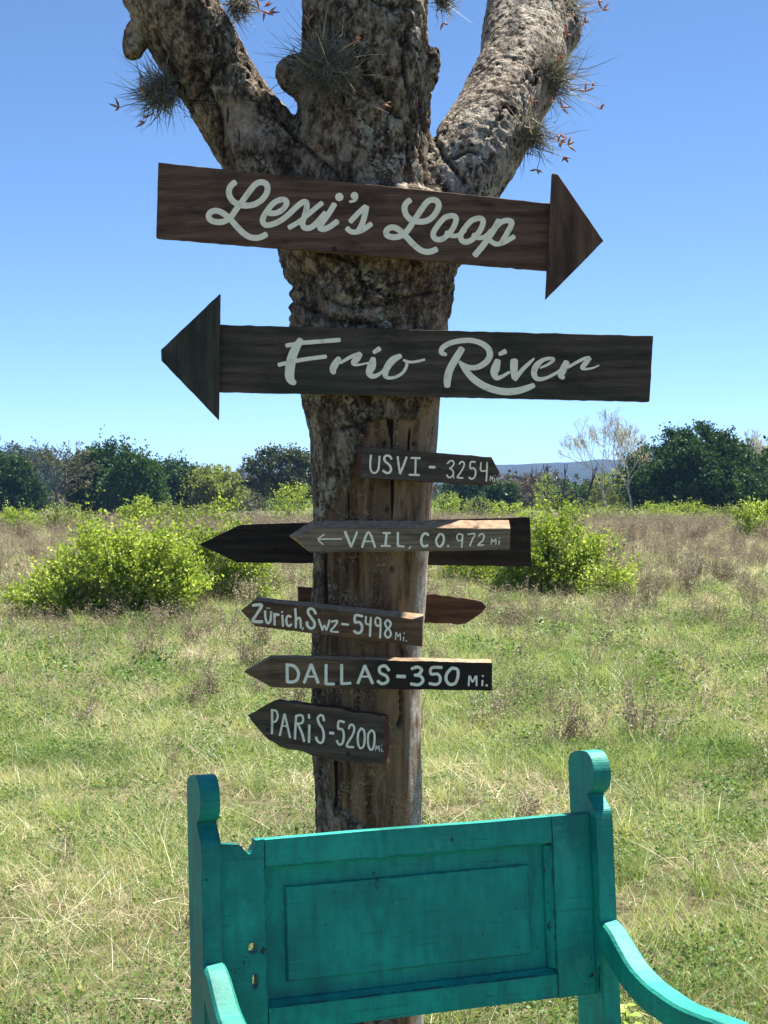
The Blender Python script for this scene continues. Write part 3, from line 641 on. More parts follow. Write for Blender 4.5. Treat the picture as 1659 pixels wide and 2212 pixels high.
sign('light tan grained arrow sign pointing left, reading Vail, Co. 972 mi', M['b_vail'], [(636, 1160), (684, 1140), (1102.5, 1142), (1101, 1188), (671.5, 1194)], 1160, 0, .034, VAIL, (920, 1670, 2.127), seed=4,
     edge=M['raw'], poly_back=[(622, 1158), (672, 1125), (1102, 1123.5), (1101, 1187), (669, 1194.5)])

ZUR = [([(140, 107), (215, 105), (175, 180), (142, 240), (222, 246)], (26, 28, 24, 26, 28)), ([(245, 155), (250, 220), (268, 260), (290, 240), (297, 175), (297, 160)], 20), ([(264, 130)], 6), ([(283, 131)], 6), ([(325, 175), (328, 275)], 20), ([(328, 205), (345, 183), (365, 190)], 20),
       ([(394, 192), (400, 285)], 20), ([(392, 163)], 9), ([(468, 206), (445, 196), (429, 222), (433, 265), (450, 284), (472, 270)], 20), ([(505, 135), (510, 225), (510, 298)], 20), ([(512, 235), (530, 214), (548, 226), (553, 300)], 20), ([(576, 295), (565, 318)], 10),
       ([(680, 178), (660, 142), (625, 136), (615, 170), (640, 210), (668, 250), (666, 290), (640, 304), (611, 282), (606, 248)], 24), ([(705, 225), (722, 270), (738, 318)], 18), ([(738, 318), (755, 278), (772, 318)], 16), ([(772, 318), (790, 270), (799, 232)], 18), ([(815, 246), (866, 240), (842, 285), (810, 326), (875, 335)], 17),
       ([(905, 265), (960, 272)], 20), ([(1082, 200), (1022, 192), (1018, 250), (1055, 250), (1078, 285), (1070, 330), (1040, 344), (1008, 325)], 23), ([(1112, 200), (1112, 260), (1150, 270)], 17), ([(1153, 210), (1149, 290), (1146, 370)], 20),
       ([(1235, 225), (1205, 211), (1190, 240), (1205, 280), (1232, 270), (1236, 225)], 17), ([(1236, 235), (1236, 310), (1232, 384)], 18), ([(1297, 230), (1276, 255), (1286, 290), (1316, 320), (1325, 358), (1300, 382), (1275, 358), (1285, 320), (1315, 290), (1324, 255), (1297, 230)], 18),
       ([(1365, 400), (1370, 337), (1388, 375), (1405, 345), (1408, 405)], 9), ([(1436, 375), (1433, 412)], 9), ([(1439, 345)], 6), ([(1458, 410)], 6)]
M['b_zur'] = mat_board('brown_oiled_board', (.062, .029, .014), (.165, .086, .044), (.27, .150, .080), seed=9.4)
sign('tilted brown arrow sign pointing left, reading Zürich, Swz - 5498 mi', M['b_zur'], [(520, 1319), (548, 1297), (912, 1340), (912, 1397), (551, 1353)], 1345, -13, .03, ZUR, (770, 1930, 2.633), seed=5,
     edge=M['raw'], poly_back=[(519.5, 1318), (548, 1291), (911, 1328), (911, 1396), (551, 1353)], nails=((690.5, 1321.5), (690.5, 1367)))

DAL = [([(305, 102), (307, 215)], 20), ([(305, 108), (350, 115), (378, 155), (370, 200), (340, 217), (307, 215)], 20), ([(415, 222), (460, 104)], 19), ([(460, 104), (505, 222)], 20), ([(432, 182), (490, 182)], 13), ([(556, 106), (555, 228)], 20), ([(555, 229), (608, 230)], 18), ([(656, 106), (656, 228)], 20), ([(656, 229), (714, 224)], 18),
       ([(760, 226), (805, 112)], 19), ([(805, 112), (855, 226)], 20), ([(782, 182), (838, 182)], 13), ([(960, 142), (935, 113), (900, 125), (905, 158), (945, 180), (951, 213), (916, 228), (888, 210)], 20), ([(1012, 180), (1064, 182)], 22),
       ([(1105, 132), (1145, 120), (1170, 140), (1150, 168), (1125, 172)], 20), ([(1125, 172), (1165, 180), (1178, 210), (1150, 234), (1100, 228)], 20), ([(1300, 123), (1235, 126), (1231, 165), (1275, 166), (1290, 200), (1270, 231), (1220, 226)], 19), ([(1365, 126), (1334, 160), (1327, 200), (1350, 231), (1385, 224), (1403, 180), (1400, 137), (1365, 126)], 20),
       ([(1472, 240), (1478, 178), (1497, 215), (1520, 178), (1523, 240)], 12), ([(1561, 206), (1559, 240)], 12), ([(1563, 178)], 7), ([(1588, 238)], 8)]
M['b_dal'] = mat_board('brown_board_charred_end', (.075, .042, .022), (.180, .106, .058), (.28, .178, .103), dark_end=(.50, 2.6), seed=5.6)
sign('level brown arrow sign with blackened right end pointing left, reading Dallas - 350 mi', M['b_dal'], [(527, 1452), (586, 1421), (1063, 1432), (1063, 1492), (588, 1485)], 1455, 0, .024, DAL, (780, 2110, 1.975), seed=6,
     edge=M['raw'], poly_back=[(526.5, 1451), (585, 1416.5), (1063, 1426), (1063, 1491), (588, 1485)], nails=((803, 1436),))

PAR = [([(318, 165), (320, 300), (318, 425)], 25), ([(322, 172), (365, 182), (380, 240), (360, 290), (325, 300)], 22), ([(402, 445), (455, 212)], 24), ([(455, 212), (515, 468)], 24), ([(428, 335), (485, 350)], 18), ([(580, 232), (573, 350), (568, 480)], 26), ([(582, 232), (640, 226), (656, 270), (640, 310), (590, 316)], 24), ([(600, 325), (640, 410), (668, 508)], 26),
       ([(723, 332), (720, 518)], 27), ([(718, 218), (722, 258)], 25), ([(880, 285), (870, 236), (840, 226), (814, 260), (832, 320), (865, 370), (880, 440), (870, 505), (845, 524), (810, 500), (797, 462)], 27), ([(944, 416), (986, 420)], 32),
       ([(1100, 300), (1042, 292), (1037, 370), (1075, 375), (1096, 430), (1085, 520), (1050, 544), (1021, 500)], 26), ([(1150, 370), (1166, 332), (1195, 332), (1210, 375), (1190, 440), (1142, 520), (1132, 562), (1203, 570)], 24), ([(1285, 366), (1252, 420), (1250, 530), (1275, 580), (1310, 558), (1324, 470), (1315, 392), (1285, 366)], 24), ([(1395, 387), (1362, 430), (1360, 540), (1385, 596), (1415, 578), (1429, 490), (1424, 412), (1395, 387)], 24),
       ([(1440, 610), (1447, 552), (1462, 590), (1478, 552), (1481, 615)], 9), ([(1503, 580), (1503, 618)], 10), ([(1505, 552)], 6), ([(1521, 614)], 6)]
M['b_par'] = mat_board('split_grey_brown_board', (.034, .024, .016), (.096, .068, .045), (.175, .128, .086), seed=3.3)
s_par = sign('tilted grey-brown arrow sign with ragged lower edge pointing left, reading Paris - 5200 mi', M['b_par'], [(534, 1545), (594, 1512.5), (720, 1529), (829, 1548), (831, 1652), (790, 1650), (724, 1643), (674, 1632), (644, 1621), (604, 1613), (578, 1597)], 1585, -26, .032, PAR, (790, 2260, 3.318), seed=7, edge=M['rust'], edge_wob=.0014, nails=((1047 * .6636, 2352.5 * .6636), (1037 * .6636, 2385 * .6636)))

M['b_back'] = mat_board('dark_reverse_board', (.014, .010, .008), (.034, .024, .018), (.062, .045, .034), seed=6.1)
sign('large blank blackish arrow board behind the trunk, pointing left behind the tan sign', M['b_back'], [(430, 1176), (521, 1133), (1145, 1117), (1148, 1224), (513, 1215)], 1170, 0, .024, behind=True, seed=8)
M['b_back2'] = mat_board('reddish_worn_board', (.050, .022, .012), (.125, .058, .032), (.21, .11, .064), seed=8.8)
sign('short blank reddish-brown board behind the trunk with a worn tip pointing right', M['b_back2'], [(643, 1268), (925, 1284), (1000, 1291), (1042, 1300), (1051, 1311), (1038, 1326), (1006, 1347), (925, 1345), (643, 1330)], 1310, 0, .024, behind=True, seed=9, edge_wob=.002)

# ------------------------------------------------------------------ the teal chair
def build_chair():
    S = 2.6; yaw, rec = R(19.8), R(5.2)
    org = Vector((-.0811 * S, S, CAM_H - .228 * S))
    U = Vector((math.cos(yaw), math.sin(yaw), 0)); Fv = Vector((math.sin(yaw), -math.cos(yaw), 0)); W = Vector((0, 0, 1))
    Vv = W * math.cos(rec) - Fv * math.sin(rec); Nf = Fv * math.cos(rec) + W * math.sin(rec)
    base = org + U * .28; base.z = 0
    root = thing('chair', 'turquoise painted wooden armchair with panelled back in front of the sign tree', 'chair', base)
    B = lambda u, v, w: org + U * u + Vv * v + Nf * w - base            # on the reclined back
    H = lambda u, f, z: org + U * u + Fv * f + W * z - base             # upright
    t = M['teal']
    vb = -org.z / math.cos(rec)
    # posts with a cut finial
    head = catmull([(-.046, .1155), (-.012, .118), (.008, .115), (.021, .105), (.029, .089), (.031, .072), (.027, .056), (.017, .045), (.002, .0385)], 5).tolist() + catmull([(.000, .0365), (.004, .030), (.017, .017), (.027, .007), (.030, -.008)], 4).tolist()
    for u0, u1, s in ((-.1195, -.0845, 1), (.6375, .6725, .97)):
        f0, b0 = .030, -.076
        prof = [(b0, vb + .02), (b0, .085)]
        prof += [(b0 + .012 - .012 * math.cos(a) , .085 + .024 * math.sin(a)) for a in np.linspace(.3, math.pi / 2, 4)]
        prof += [tuple(p) for p in head] + [(f0, vb - .004)]
        obj('post', bm_mesh('post', prism(prof, u0, u1, lambda w, v, u: B(u, v, w)), bevel=.0016, seg=1), t, root)
    # left stile with its notched top and two holes
    st = [(-.0838, vb * .36), (-.0838, -.0015), (-.048, -.0045), (-.041, -.010), (-.030, -.0225), (-.026, -.0215), (-.017, -.008), (-.016, .0005), (-.0018, .0015), (-.0018, -.3323 - .03), (-.0018, vb * .36)]
    st = [(u, max(v, -.365)) for u, v in st]; st = [st[i] for i in range(len(st)) if i == 0 or st[i] != st[i - 1]]
    me = bm_mesh('stile', prism(st, .006, -.0232, lambda u, v, w: B(u, v, w)), bevel=.0012, seg=1)
    so = obj('stile', me, t, root)
    cut = bmesh.new()
    for (cu, cv, ru, rv) in ((-.0262, -.1835, .0082, .0090), (-.0235, -.2405, .0050, .0125)):
        ring = [(cu + ru * math.copysign(abs(math.cos(a)) ** .7, math.cos(a)), cv + rv * math.copysign(abs(math.sin(a)) ** .7, math.sin(a))) for a in np.linspace(0, 2 * math.pi, 14, endpoint=False)]
        b = prism(ring, .03, -.04, lambda u, v, w: B(u, v, w)); tmp = bpy.data.meshes.new('t'); bmesh.ops.recalc_face_normals(b, faces=b.faces); b.to_mesh(tmp); b.free(); cut.from_mesh(tmp)
    cm = bpy.data.meshes.new('cut'); cut.to_mesh(cm); cut.free()
    co = bpy.data.objects.new('cut', cm); COL.objects.link(co); co.parent = root
    md = so.modifiers.new('b', 'BOOLEAN'); md.operation = 'DIFFERENCE'; md.object = co; md.solver = 'EXACT'
    bpy.context.view_layer.update()
    dg = bpy.context.evaluated_depsgraph_get(); nm = bpy.data.meshes.new_from_object(so.evaluated_get(dg))
    so.modifiers.clear(); so.data = nm; bpy.data.objects.remove(co)
    # right stile
    obj('stile', bm_mesh('stile', prism([(.5580, .001), (.6366, .0015), (.6366, -.3330), (.5580, -.3330)], .006, -.0232, lambda u, v, w: B(u, v, w)), bevel=.0012, seg=1), t, root)
    # rails
    q = lambda u0, u1, v0, v1: [(u0, v0), (u1, v0), (u1, v1), (u0, v1)]
    tr = obj('top_rail', bm_mesh('rail', prism([(.000, 0), (.2, .0012), (.42, -.0004), (.5562, .001), (.5562, -.0470), (.000, -.0470)], .0055, -.0235, lambda u, v, w: B(u, v, w)), bevel=.0016, seg=2), t, root)
    br = obj('bottom_rail', bm_mesh('rail', prism(q(.000, .5562, -.2895, -.3323), .0055, -.0235, lambda u, v, w: B(u, v, w)), bevel=.0016, seg=2), t, root)
    # mouldings round the panel
    def strip(par, a, b, nrm, wd=.008):
        (ua, va), (ub, vb_) = a, b
        poly = [(ua, va), (ub, vb_), (ub + nrm[0] * wd, vb_ + nrm[1] * wd), (ua + nrm[0] * wd, va + nrm[1] * wd)]
        fr = [B(u, v, .002) for u, v in poly[:2]] + [B(u, v, -.012) for u, v in poly[2:]]; ba = [B(u, v, -.0185) for u, v in poly]
        obj('moulding', bm_mesh('moulding', loft(fr, ba), bevel=.0006, seg=1), t, par)
    strip(tr, (.0005, -.0471), (.5557, -.0471), (0, -1), .006); strip(br, (.0005, -.2894), (.5557, -.2894), (0, 1), .009)
    strip(root, (.5571, -.0535), (.5571, -.2800), (-1, 0), .011); strip(root, (-.0007, -.0535), (-.0007, -.2800), (1, 0), .005)
    # panel with its raised field
    bm = bmesh.new()
    def ring(u0, u1, v0, v1, w): return [bm.verts.new(B(u, v, w)) for u, v in ((u0, v0), (u1, v0), (u1, v1), (u0, v1))]
    loops = [ring(.001, .5555, -.047, -.2895, -.0240), ring(.001, .5555, -.047, -.2895, -.0190), ring(.033, .521, -.0810, -.257, -.0175), ring(.0385, .5145, -.0858, -.2522, -.0170), ring(.0412, .5118, -.0882, -.2498, -.0110)]
    for a, b in zip(loops[:-1], loops[1:]):
        for i in range(4): bm.faces.new((a[i], a[(i + 1) % 4], b[(i + 1) % 4], b[i]))
    bm.faces.new(loops[-1]); bm.faces.new(loops[0][::-1])
    obj('panel', bm_mesh('panel', bm), t, root)
    # arms: an S sweep from post to front leg
    path = catmull([(.018, -.190), (.055, -.194), (.085, -.204), (.12, -.224), (.155, -.242), (.20, -.254), (.238, -.259), (.317, -.2625), (.39, -.256), (.458, -.247), (.50, -.246), (.535, -.256)], 5)
    wd = lambda f: .036 + .010 * min(1, f / .2)
    for uc in (-.1015, .6565):
        bm = bmesh.new(); rings = []
        T = np.gradient(path, axis=0); T /= np.linalg.norm(T, axis=1)[:, None]
        for (f, z), (tf, tz) in zip(path, T):
            n = np.array([-tz, tf]); th = .052 - .008 * min(1, f / .3); hw = wd(f) / 2; c = .005
            sec = [(-hw, -c * .9), (-hw + c, 0), (hw - c, 0), (hw, -c * .9), (hw, -th), (-hw, -th)]
            rings.append([bm.verts.new(H(uc + a, f + n[0] * b, z + n[1] * b)) for a, b in sec])
        for a, b in zip(rings[:-1], rings[1:]):
            for i in range(6): bm.faces.new((a[i], a[(i + 1) % 6], b[(i + 1) % 6], b[i]))
        bm.faces.new(rings[0][::-1]); bm.faces.new(rings[-1])
        obj('arm', bm_mesh('arm', bm), t, root)
        # front leg under the arm
        obj('leg', bm_mesh('leg', prism([(uc - .021, -.292), (uc + .021, -.292), (uc + .021, -org.z - .01), (uc - .021, -org.z - .01)], .455, .500, lambda u, z, f: H(u, f, z)), bevel=.002), t, root)
    # seat, aprons
    zs = .43 - org.z
    for k in range(5):
        f0 = .0 + k * .104
        obj('seat_board', bm_mesh('seat_board', prism([(-.118, zs), (.671, zs), (.671, zs - .022), (-.118, zs - .022)], f0 - .02, f0 + .080, lambda u, z, f: H(u, f, z)), bevel=.002), t, root)
    obj('apron', bm_mesh('apron', prism([(-.078, zs - .0235), (.634, zs - .0235), (.634, zs - .085), (-.078, zs - .085)], .465, .49, lambda u, z, f: H(u, f, z)), bevel=.002), t, root)
    for uc in (-.1015, .6565):
        obj('apron', bm_mesh('apron', prism([(.03, zs - .0235), (.453, zs - .0235), (.453, zs - .085), (.03, zs - .085)], uc - .012, uc + .012, lambda f, z, u: H(u, f, z)), bevel=.002), t, root)
    return root
build_chair()

# ------------------------------------------------------------------ foliage builders
def leaves_np(P, Dr, ln, wd, rng, fold=.0):
    """diamond leaves at P along Dr; returns V, Q"""
    n = len(P); Dr = Dr / (np.linalg.norm(Dr, axis=1)[:, None] + 1e-9)
    S = np.cross(Dr, rng.normal(size=(n, 3))); S /= np.linalg.norm(S, axis=1)[:, None] + 1e-9
    ln = np.broadcast_to(ln, (n,))[:, None]; wd = np.broadcast_to(wd, (n,))[:, None]
    V = np.stack([P, P + Dr * ln * .45 + S * wd, P + Dr * ln, P + Dr * ln * .45 - S * wd], 1).reshape(-1, 3)
    return V, np.arange(n * 4).reshape(-1, 4)
def foliage(rng, n_sprig, prof, h, rx, ry, z0, sprig=.25, per=9, leaf=.035, ratio=.32, up=.5, lump=.3, gap=-.15, gapf=1.5, spread=.35, seed=0.0, core=.33, shoots=0):
    t = rng.rand(n_sprig * 4); keep = rng.rand(len(t)) < np.array([prof(x) for x in t]) ** 1.3 + .05; t = t[keep][:n_sprig]
    n = len(t); ph = rng.uniform(0, 2 * np.pi, n); rho = rng.rand(n) ** core
    pr = np.array([prof(x) for x in t])
    dirs = np.stack([np.cos(ph), np.sin(ph), t * 2 - 1], 1)
    k = 1 + lump * fbm(dirs * 1.7 + seed, 3)
    P = np.stack([np.cos(ph) * pr * rx * rho * k, np.sin(ph) * pr * ry * rho * k, z0 + t * h * (1 + .5 * lump * fbm(dirs * 1.3 + 5 + seed, 2))], 1)
    g = fbm(P * gapf + seed * 3.1, 3); P = P[g > gap]; dirs = dirs[g > gap]; n = len(P)
    D = dirs * (1, 1, .4) + np.array([0, 0, up]) + rng.normal(0, .45, (n, 3)); D /= np.linalg.norm(D, axis=1)[:, None]
    L = sprig * rng.uniform(.5, 1.3, n)
    if shoots:
        m = rng.rand(n) < shoots; D[m] = D[m] * .5 + (0, 0, 1); L[m] *= 1.5
    s = rng.rand(n, per); Q = P[:, None] + D[:, None] * (s * L[:, None])[..., None] + rng.normal(0, 1, (n, per, 3)) * (spread * sprig * .5)
    LD = D[:, None] * .5 + rng.normal(0, .75, (n, per, 3)) + (0, 0, .15)
    Q = Q.reshape(-1, 3); LD = LD.reshape(-1, 3); sz = leaf * rng.uniform(.6, 1.35, len(Q))
    V, F = leaves_np(Q, LD, sz, sz * ratio, rng)
    tint = np.clip(np.repeat(.5 + .35 * fbm(P * 2.2 + seed, 2) + rng.normal(0, .12, n), per) + rng.normal(0, .15, len(Q)), 0, 1)
    return V, F, np.repeat(tint, 4), P, L[:, None] * D
def stems_np(rng, tips, base, r0, r1, wob=.12, n=5, sides=5):
    out = []
    for tp in tips:
        b = np.array(base) + rng.normal(0, .05, 3) * (1, 1, 0)
        mid = b * .5 + tp * .5 + rng.normal(0, wob, 3); q = catmull([b, b * .8 + mid * .2 + (0, 0, .1 * abs(tp[2])), mid, tp], n)
        out.append(tube_np(q, np.linspace(r0, r1, len(q)), sides))
    return merge(out)
M['stem'] = mat_plain('grey_twig', (.16, .125, .095), .9, .4, 25)
M['trunk_far'] = mat_plain('far_trunk', (.10, .085, .070), .9, .4, 6)
M['pale_bark'] = mat_plain('pale_bark', (.42, .39, .34), .85, .25, 4)
M['syc'] = mat_plain('mottled_pale_bark', (.38, .35, .295), .85, .35, 2.5)
M['dead'] = mat_plain('dead_dark_wood', (.045, .038, .033), .9, .4, 8)
M['lime'] = mat_leaf('spring_leaf', (.120, .200, .036), (.315, .410, .095), (.56, .63, .22), .42, (1.25, 1.2, .5))
M['lime2'] = mat_leaf('spring_leaf_soft', (.12, .175, .045), (.235, .285, .095), (.37, .39, .17), .42, (1.2, 1.15, .6))
M['olive'] = mat_leaf('olive_leaf', (.060, .080, .030), (.115, .130, .055), (.17, .165, .08), .35, (1.15, 1.1, .7))
M['cedar'] = mat_leaf('juniper_leaf', (.010, .034, .009), (.045, .100, .024), (.115, .190, .050), .24, (1.1, 1.1, .7))
M['cedar2'] = mat_leaf('juniper_leaf_light', (.020, .058, .013), (.068, .138, .034), (.15, .22, .060), .26, (1.1, 1.1, .7))
M['oak'] = mat_leaf('live_oak_leaf', (.028, .044, .020), (.080, .105, .050), (.16, .18, .10), .25, (1.1, 1.1, .8))
M['brush'] = mat_leaf('dry_brush', (.085, .070, .050), (.155, .130, .092), (.23, .195, .135), .3, (1.1, 1.05, .8))
M['bud'] = mat_leaf('pale_buds', (.36, .35, .20), (.52, .50, .32), None, .4, (1.1, 1.1, .8))
dome = lambda t: math.sqrt(max(0, 1 - max(0, (t - .25) / .75) ** 2)) * (.75 + .25 * min(1, t / .25))
ball = lambda t: math.sqrt(max(0, 1 - (2 * t - 1) ** 2)) ** .8
cone = lambda t: (1 - t) ** .75 * min(1, .45 + t * 3)
egg = lambda t: (max(0, 1 - t)) ** .5 * min(1, .6 + t * 2)
def bush(name, label, cat, x, y, w_px, h_px, mat, n, seed, prof=dome, depth=.75, group=None, z0=.04, stems=9, Y=None, skirt=0, foliage_name='foliage', lobes=1, **kw):
    rng = np.random.RandomState(seed); g = on_ground(x, y) if Y is None else at(x, HORIZON, Y)
    k = g.y / F_PX; h = h_px * k; rx = w_px / 2 * k
    g.z = float(ground_z(g.x, g.y)) - .02
    root = thing(name, label, cat, g, 0, group)
    kw.setdefault('leaf', .05); kw.setdefault('sprig', .28)
    if lobes < 2: V, F, tint, P, L = foliage(rng, n, prof, h * .92, rx, rx * depth, z0, seed=seed * 1.37, **kw)
    else:
        acc = []
        for k in range(lobes):
            f = (k + .5) / lobes * 2 - 1 + rng.uniform(-.12, .12); hk = h * rng.uniform(.62, 1.0) * (1 - .3 * f * f) if k != lobes // 2 else h * .95; rk = rx * rng.uniform(.32, .50)
            V, F, t, P, L = foliage(rng, int(n / lobes * (rk / rx) / .36), prof, hk * .92, rk, rk * rng.uniform(.7, 1.1), z0, seed=seed * 1.37 + k * 2.1, **kw)
            o3 = np.array((f * rx * .72, rng.uniform(-.3, .3) * rx * depth, 0)); acc.append((V + o3, F, np.clip(t + rng.uniform(-.15, .15), 0, 1), P + o3, L))
        V, Fm = merge([(q[0], q[1]) for q in acc]); F = Fm[0]; tint = np.concatenate([q[2] for q in acc]); P = np.vstack([q[3] for q in acc]); L = np.vstack([q[4] for q in acc])
    obj(foliage_name, mesh_np(foliage_name, V, F, False, {'tint': tint}), mat, root)
    if stems:
        ii = rng.choice(len(P), stems * 2); tips = P[ii] + L[ii] * rng.uniform(.3, 1.9, (stems * 2, 1))
        V, F = stems_np(rng, tips, (0, 0, -.05), .010 + .006 * h, .003, .10 * h)
        obj('stems', mesh_np('stems', V, F, True), M['stem'], root)
    if skirt:
        V, F, tint, P, L = foliage(rng, skirt, lambda t: 1 - t * .6, h * .45, rx * 1.12, rx * depth * 1.15, 0, sprig=.35, per=5, leaf=.14, ratio=.03, up=1.2, gap=-.05, seed=seed + .5, core=.25)
        obj('dry_undergrowth', mesh_np('dry_undergrowth', V, F, False, {'tint': tint}), M['brush'], root)
    return root
def tree(name, label, x, Y, w_px, top_px, mat, n, seed, prof=ball, crown_base=.18, trunk_r=.16, bark='trunk_far', limbs=9, depth=.8, group='trees beyond the field', lean=0, **kw):
    Y *= 1.5; trunk_r *= 1.5
    rng = np.random.RandomState(seed); g = at(x, HORIZON, Y); k = Y / F_PX; h = CAM_H + (HORIZON - top_px) * k; rx = w_px / 2 * k; g.z = -.05
    root = thing(name, label, 'tree', g, 0, group)
    kw['leaf'] = kw.get('leaf', .21) * 1.5; kw['sprig'] = kw.get('sprig', .7) * 1.5; kw['per'] = int(kw.get('per', 10) * 1.7); kw['gapf'] = kw.get('gapf', 1.2) / 1.5; kw.setdefault('lump', .42)
    V, F, tint, P, L = foliage(rng, n, prof, h * (1 - crown_base) * .95, rx, rx * depth, h * crown_base, seed=seed * 1.37, **kw)
    obj('crown', mesh_np('crown', V, F, False, {'tint': tint}), mat, root)
    tips = P[rng.choice(len(P), limbs)]; top = np.array((lean, 0, h * .75))
    pr = [tube_np(catmull([(0, 0, -.3), (lean * .3 + rng.normal(0, .1), 0, h * .3), (lean * .7 + rng.normal(0, .1), 0, h * .55), top], 4), np.linspace(trunk_r, trunk_r * .2, 13), 8)]
    for tp in tips:
        s = np.array((lean * .4, 0, min(h * rng.uniform(.15, .55), tp[2] * .8))); pr.append(tube_np(catmull([s, s * .5 + tp * .5 + (0, 0, .1 * h), tp], 4), np.linspace(trunk_r * .45, .02, 9), 5))
    V, F = merge(pr); obj('trunk', mesh_np('trunk', V, F, True), M[bark], root)
    return root
def bare_tree(name, label, x, Y, top_px, mat, seed, trunk_r=.16, spread=.55, levels=5, buds=0, bud_mat=None, lean=(0, 0), rise=.9, minr=.016, group='trees beyond the field', split=.3, cat='tree', budsize=.22):
    Y *= 1.5; trunk_r *= 1.5; minr *= 1.5; budsize *= 1.5
    rng = np.random.RandomState(seed); g = at(x, HORIZON, Y); h = CAM_H + (HORIZON - top_px) * Y / F_PX; g.z = -.05
    root = thing(name, label, cat, g, 0, group); prt = {0: [], 1: []}; tips = []
    def grow(p, d, ln, r, lv):
        q = [p]; dd = d.copy()
        for s in range(3):
            dd = dd + rng.normal(0, .13, 3) + (0, 0, .05 * rise); dd /= np.linalg.norm(dd); q.append(q[-1] + dd * ln / 3)
        prt[0 if lv == 0 else 1].append(tube_np(catmull(q, 2), np.linspace(r, max(minr, r * .62), 7), 6 if lv < 2 else 3, cap=False))
        if lv >= 2: tips.extend(q[1:])
        if lv >= levels: return
        nb = 3 if lv < 3 else 2 + (rng.rand() < .6)
        for b in range(nb):
            ax = rng.normal(size=3); ax -= dd * ax.dot(dd); ax /= np.linalg.norm(ax); sp = spread * rng.uniform(.5, 1.3)
            nd = dd * math.cos(sp) + ax * math.sin(sp) + (0, 0, .12 * rise); nd /= np.linalg.norm(nd)
            grow(q[-1] if b < 2 else q[2], nd, ln * rng.uniform(.62, .85), max(minr, r * rng.uniform(.5, .68)), lv + 1)
    grow(np.array((0, 0, -.2)), np.array((lean[0], lean[1], 1.)) / math.hypot(1, *lean), h * split, trunk_r, 0)
    allv = np.vstack([v for k in prt for v, f in prt[k]]); kz = h / max(allv[:, 2].max(), .1)
    sc = np.array((kz, kz, kz))
    for k, nm in ((0, 'trunk'), (1, 'branches')):
        V, F = merge(prt[k]); obj(nm, mesh_np(nm, V * sc, F, True), mat, root)
    if buds:
        T = np.array(tips) * sc; T = T[rng.choice(len(T), buds)] + rng.normal(0, .12, (buds, 3))
        V, F = leaves_np(T, rng.normal(size=T.shape), budsize * rng.uniform(.5, 1.2, len(T)), budsize * .35, rng)
        obj('buds', mesh_np('buds', V, F, False, {'tint': np.repeat(rng.rand(len(T)), 4)}), bud_mat or M['bud'], root)['kind'] = 'stuff'
    return root

# ------------------------------------------------------------------ bushes in the field
GB = 'spring-green bushes in the field'
bush('bush', 'wide bright green leafy bush at left, nearest of the field bushes', 'bush', 258, 1338, 395, 215, M['lime'], 5200, 11, depth=.55, group=GB, skirt=700, lobes=7, per=11, leaf=.050, sprig=.22, gap=.0, gapf=2.2, lump=.6, stems=22, shoots=.09, spread=.28)
bush('bush', 'taller green bush just behind the nearest one, touching the blackish board tip', 'bush', 462, 1306, 205, 225, M['lime'], 2100, 12, depth=.8, group=GB, skirt=300, lobes=4, per=11, leaf=.052, sprig=.22, gap=-.02, gapf=2.2, lump=.6, stems=16, shoots=.10, spread=.28)
bush('bush', 'low scrubby bush with bare twigs between the taller green bush and the trunk', 'bush', 540, 1300, 120, 95, M['lime2'], 420, 13, depth=.8, group=GB, skirt=240, per=7, leaf=.04, sprig=.22, gap=-.05, stems=14)
bush('bush', 'low green bush just right of the trunk under the blackish board', 'bush', 1015, 1268, 240, 135, M['lime'], 1300, 14, depth=.6, group=GB, skirt=200, lobes=4, per=9, leaf=.045, sprig=.25, gap=-.15, stems=10)
bush('bush', 'tall rounded green bush right of the trunk beside the blackish board end', 'bush', 1195, 1290, 275, 205, M['lime'], 3500, 15, depth=.8, group=GB, skirt=420, lobes=5, per=11, leaf=.056, sprig=.26, gap=-.02, gapf=2.2, lump=.6, stems=14, shoots=.09, spread=.28)
i = 0
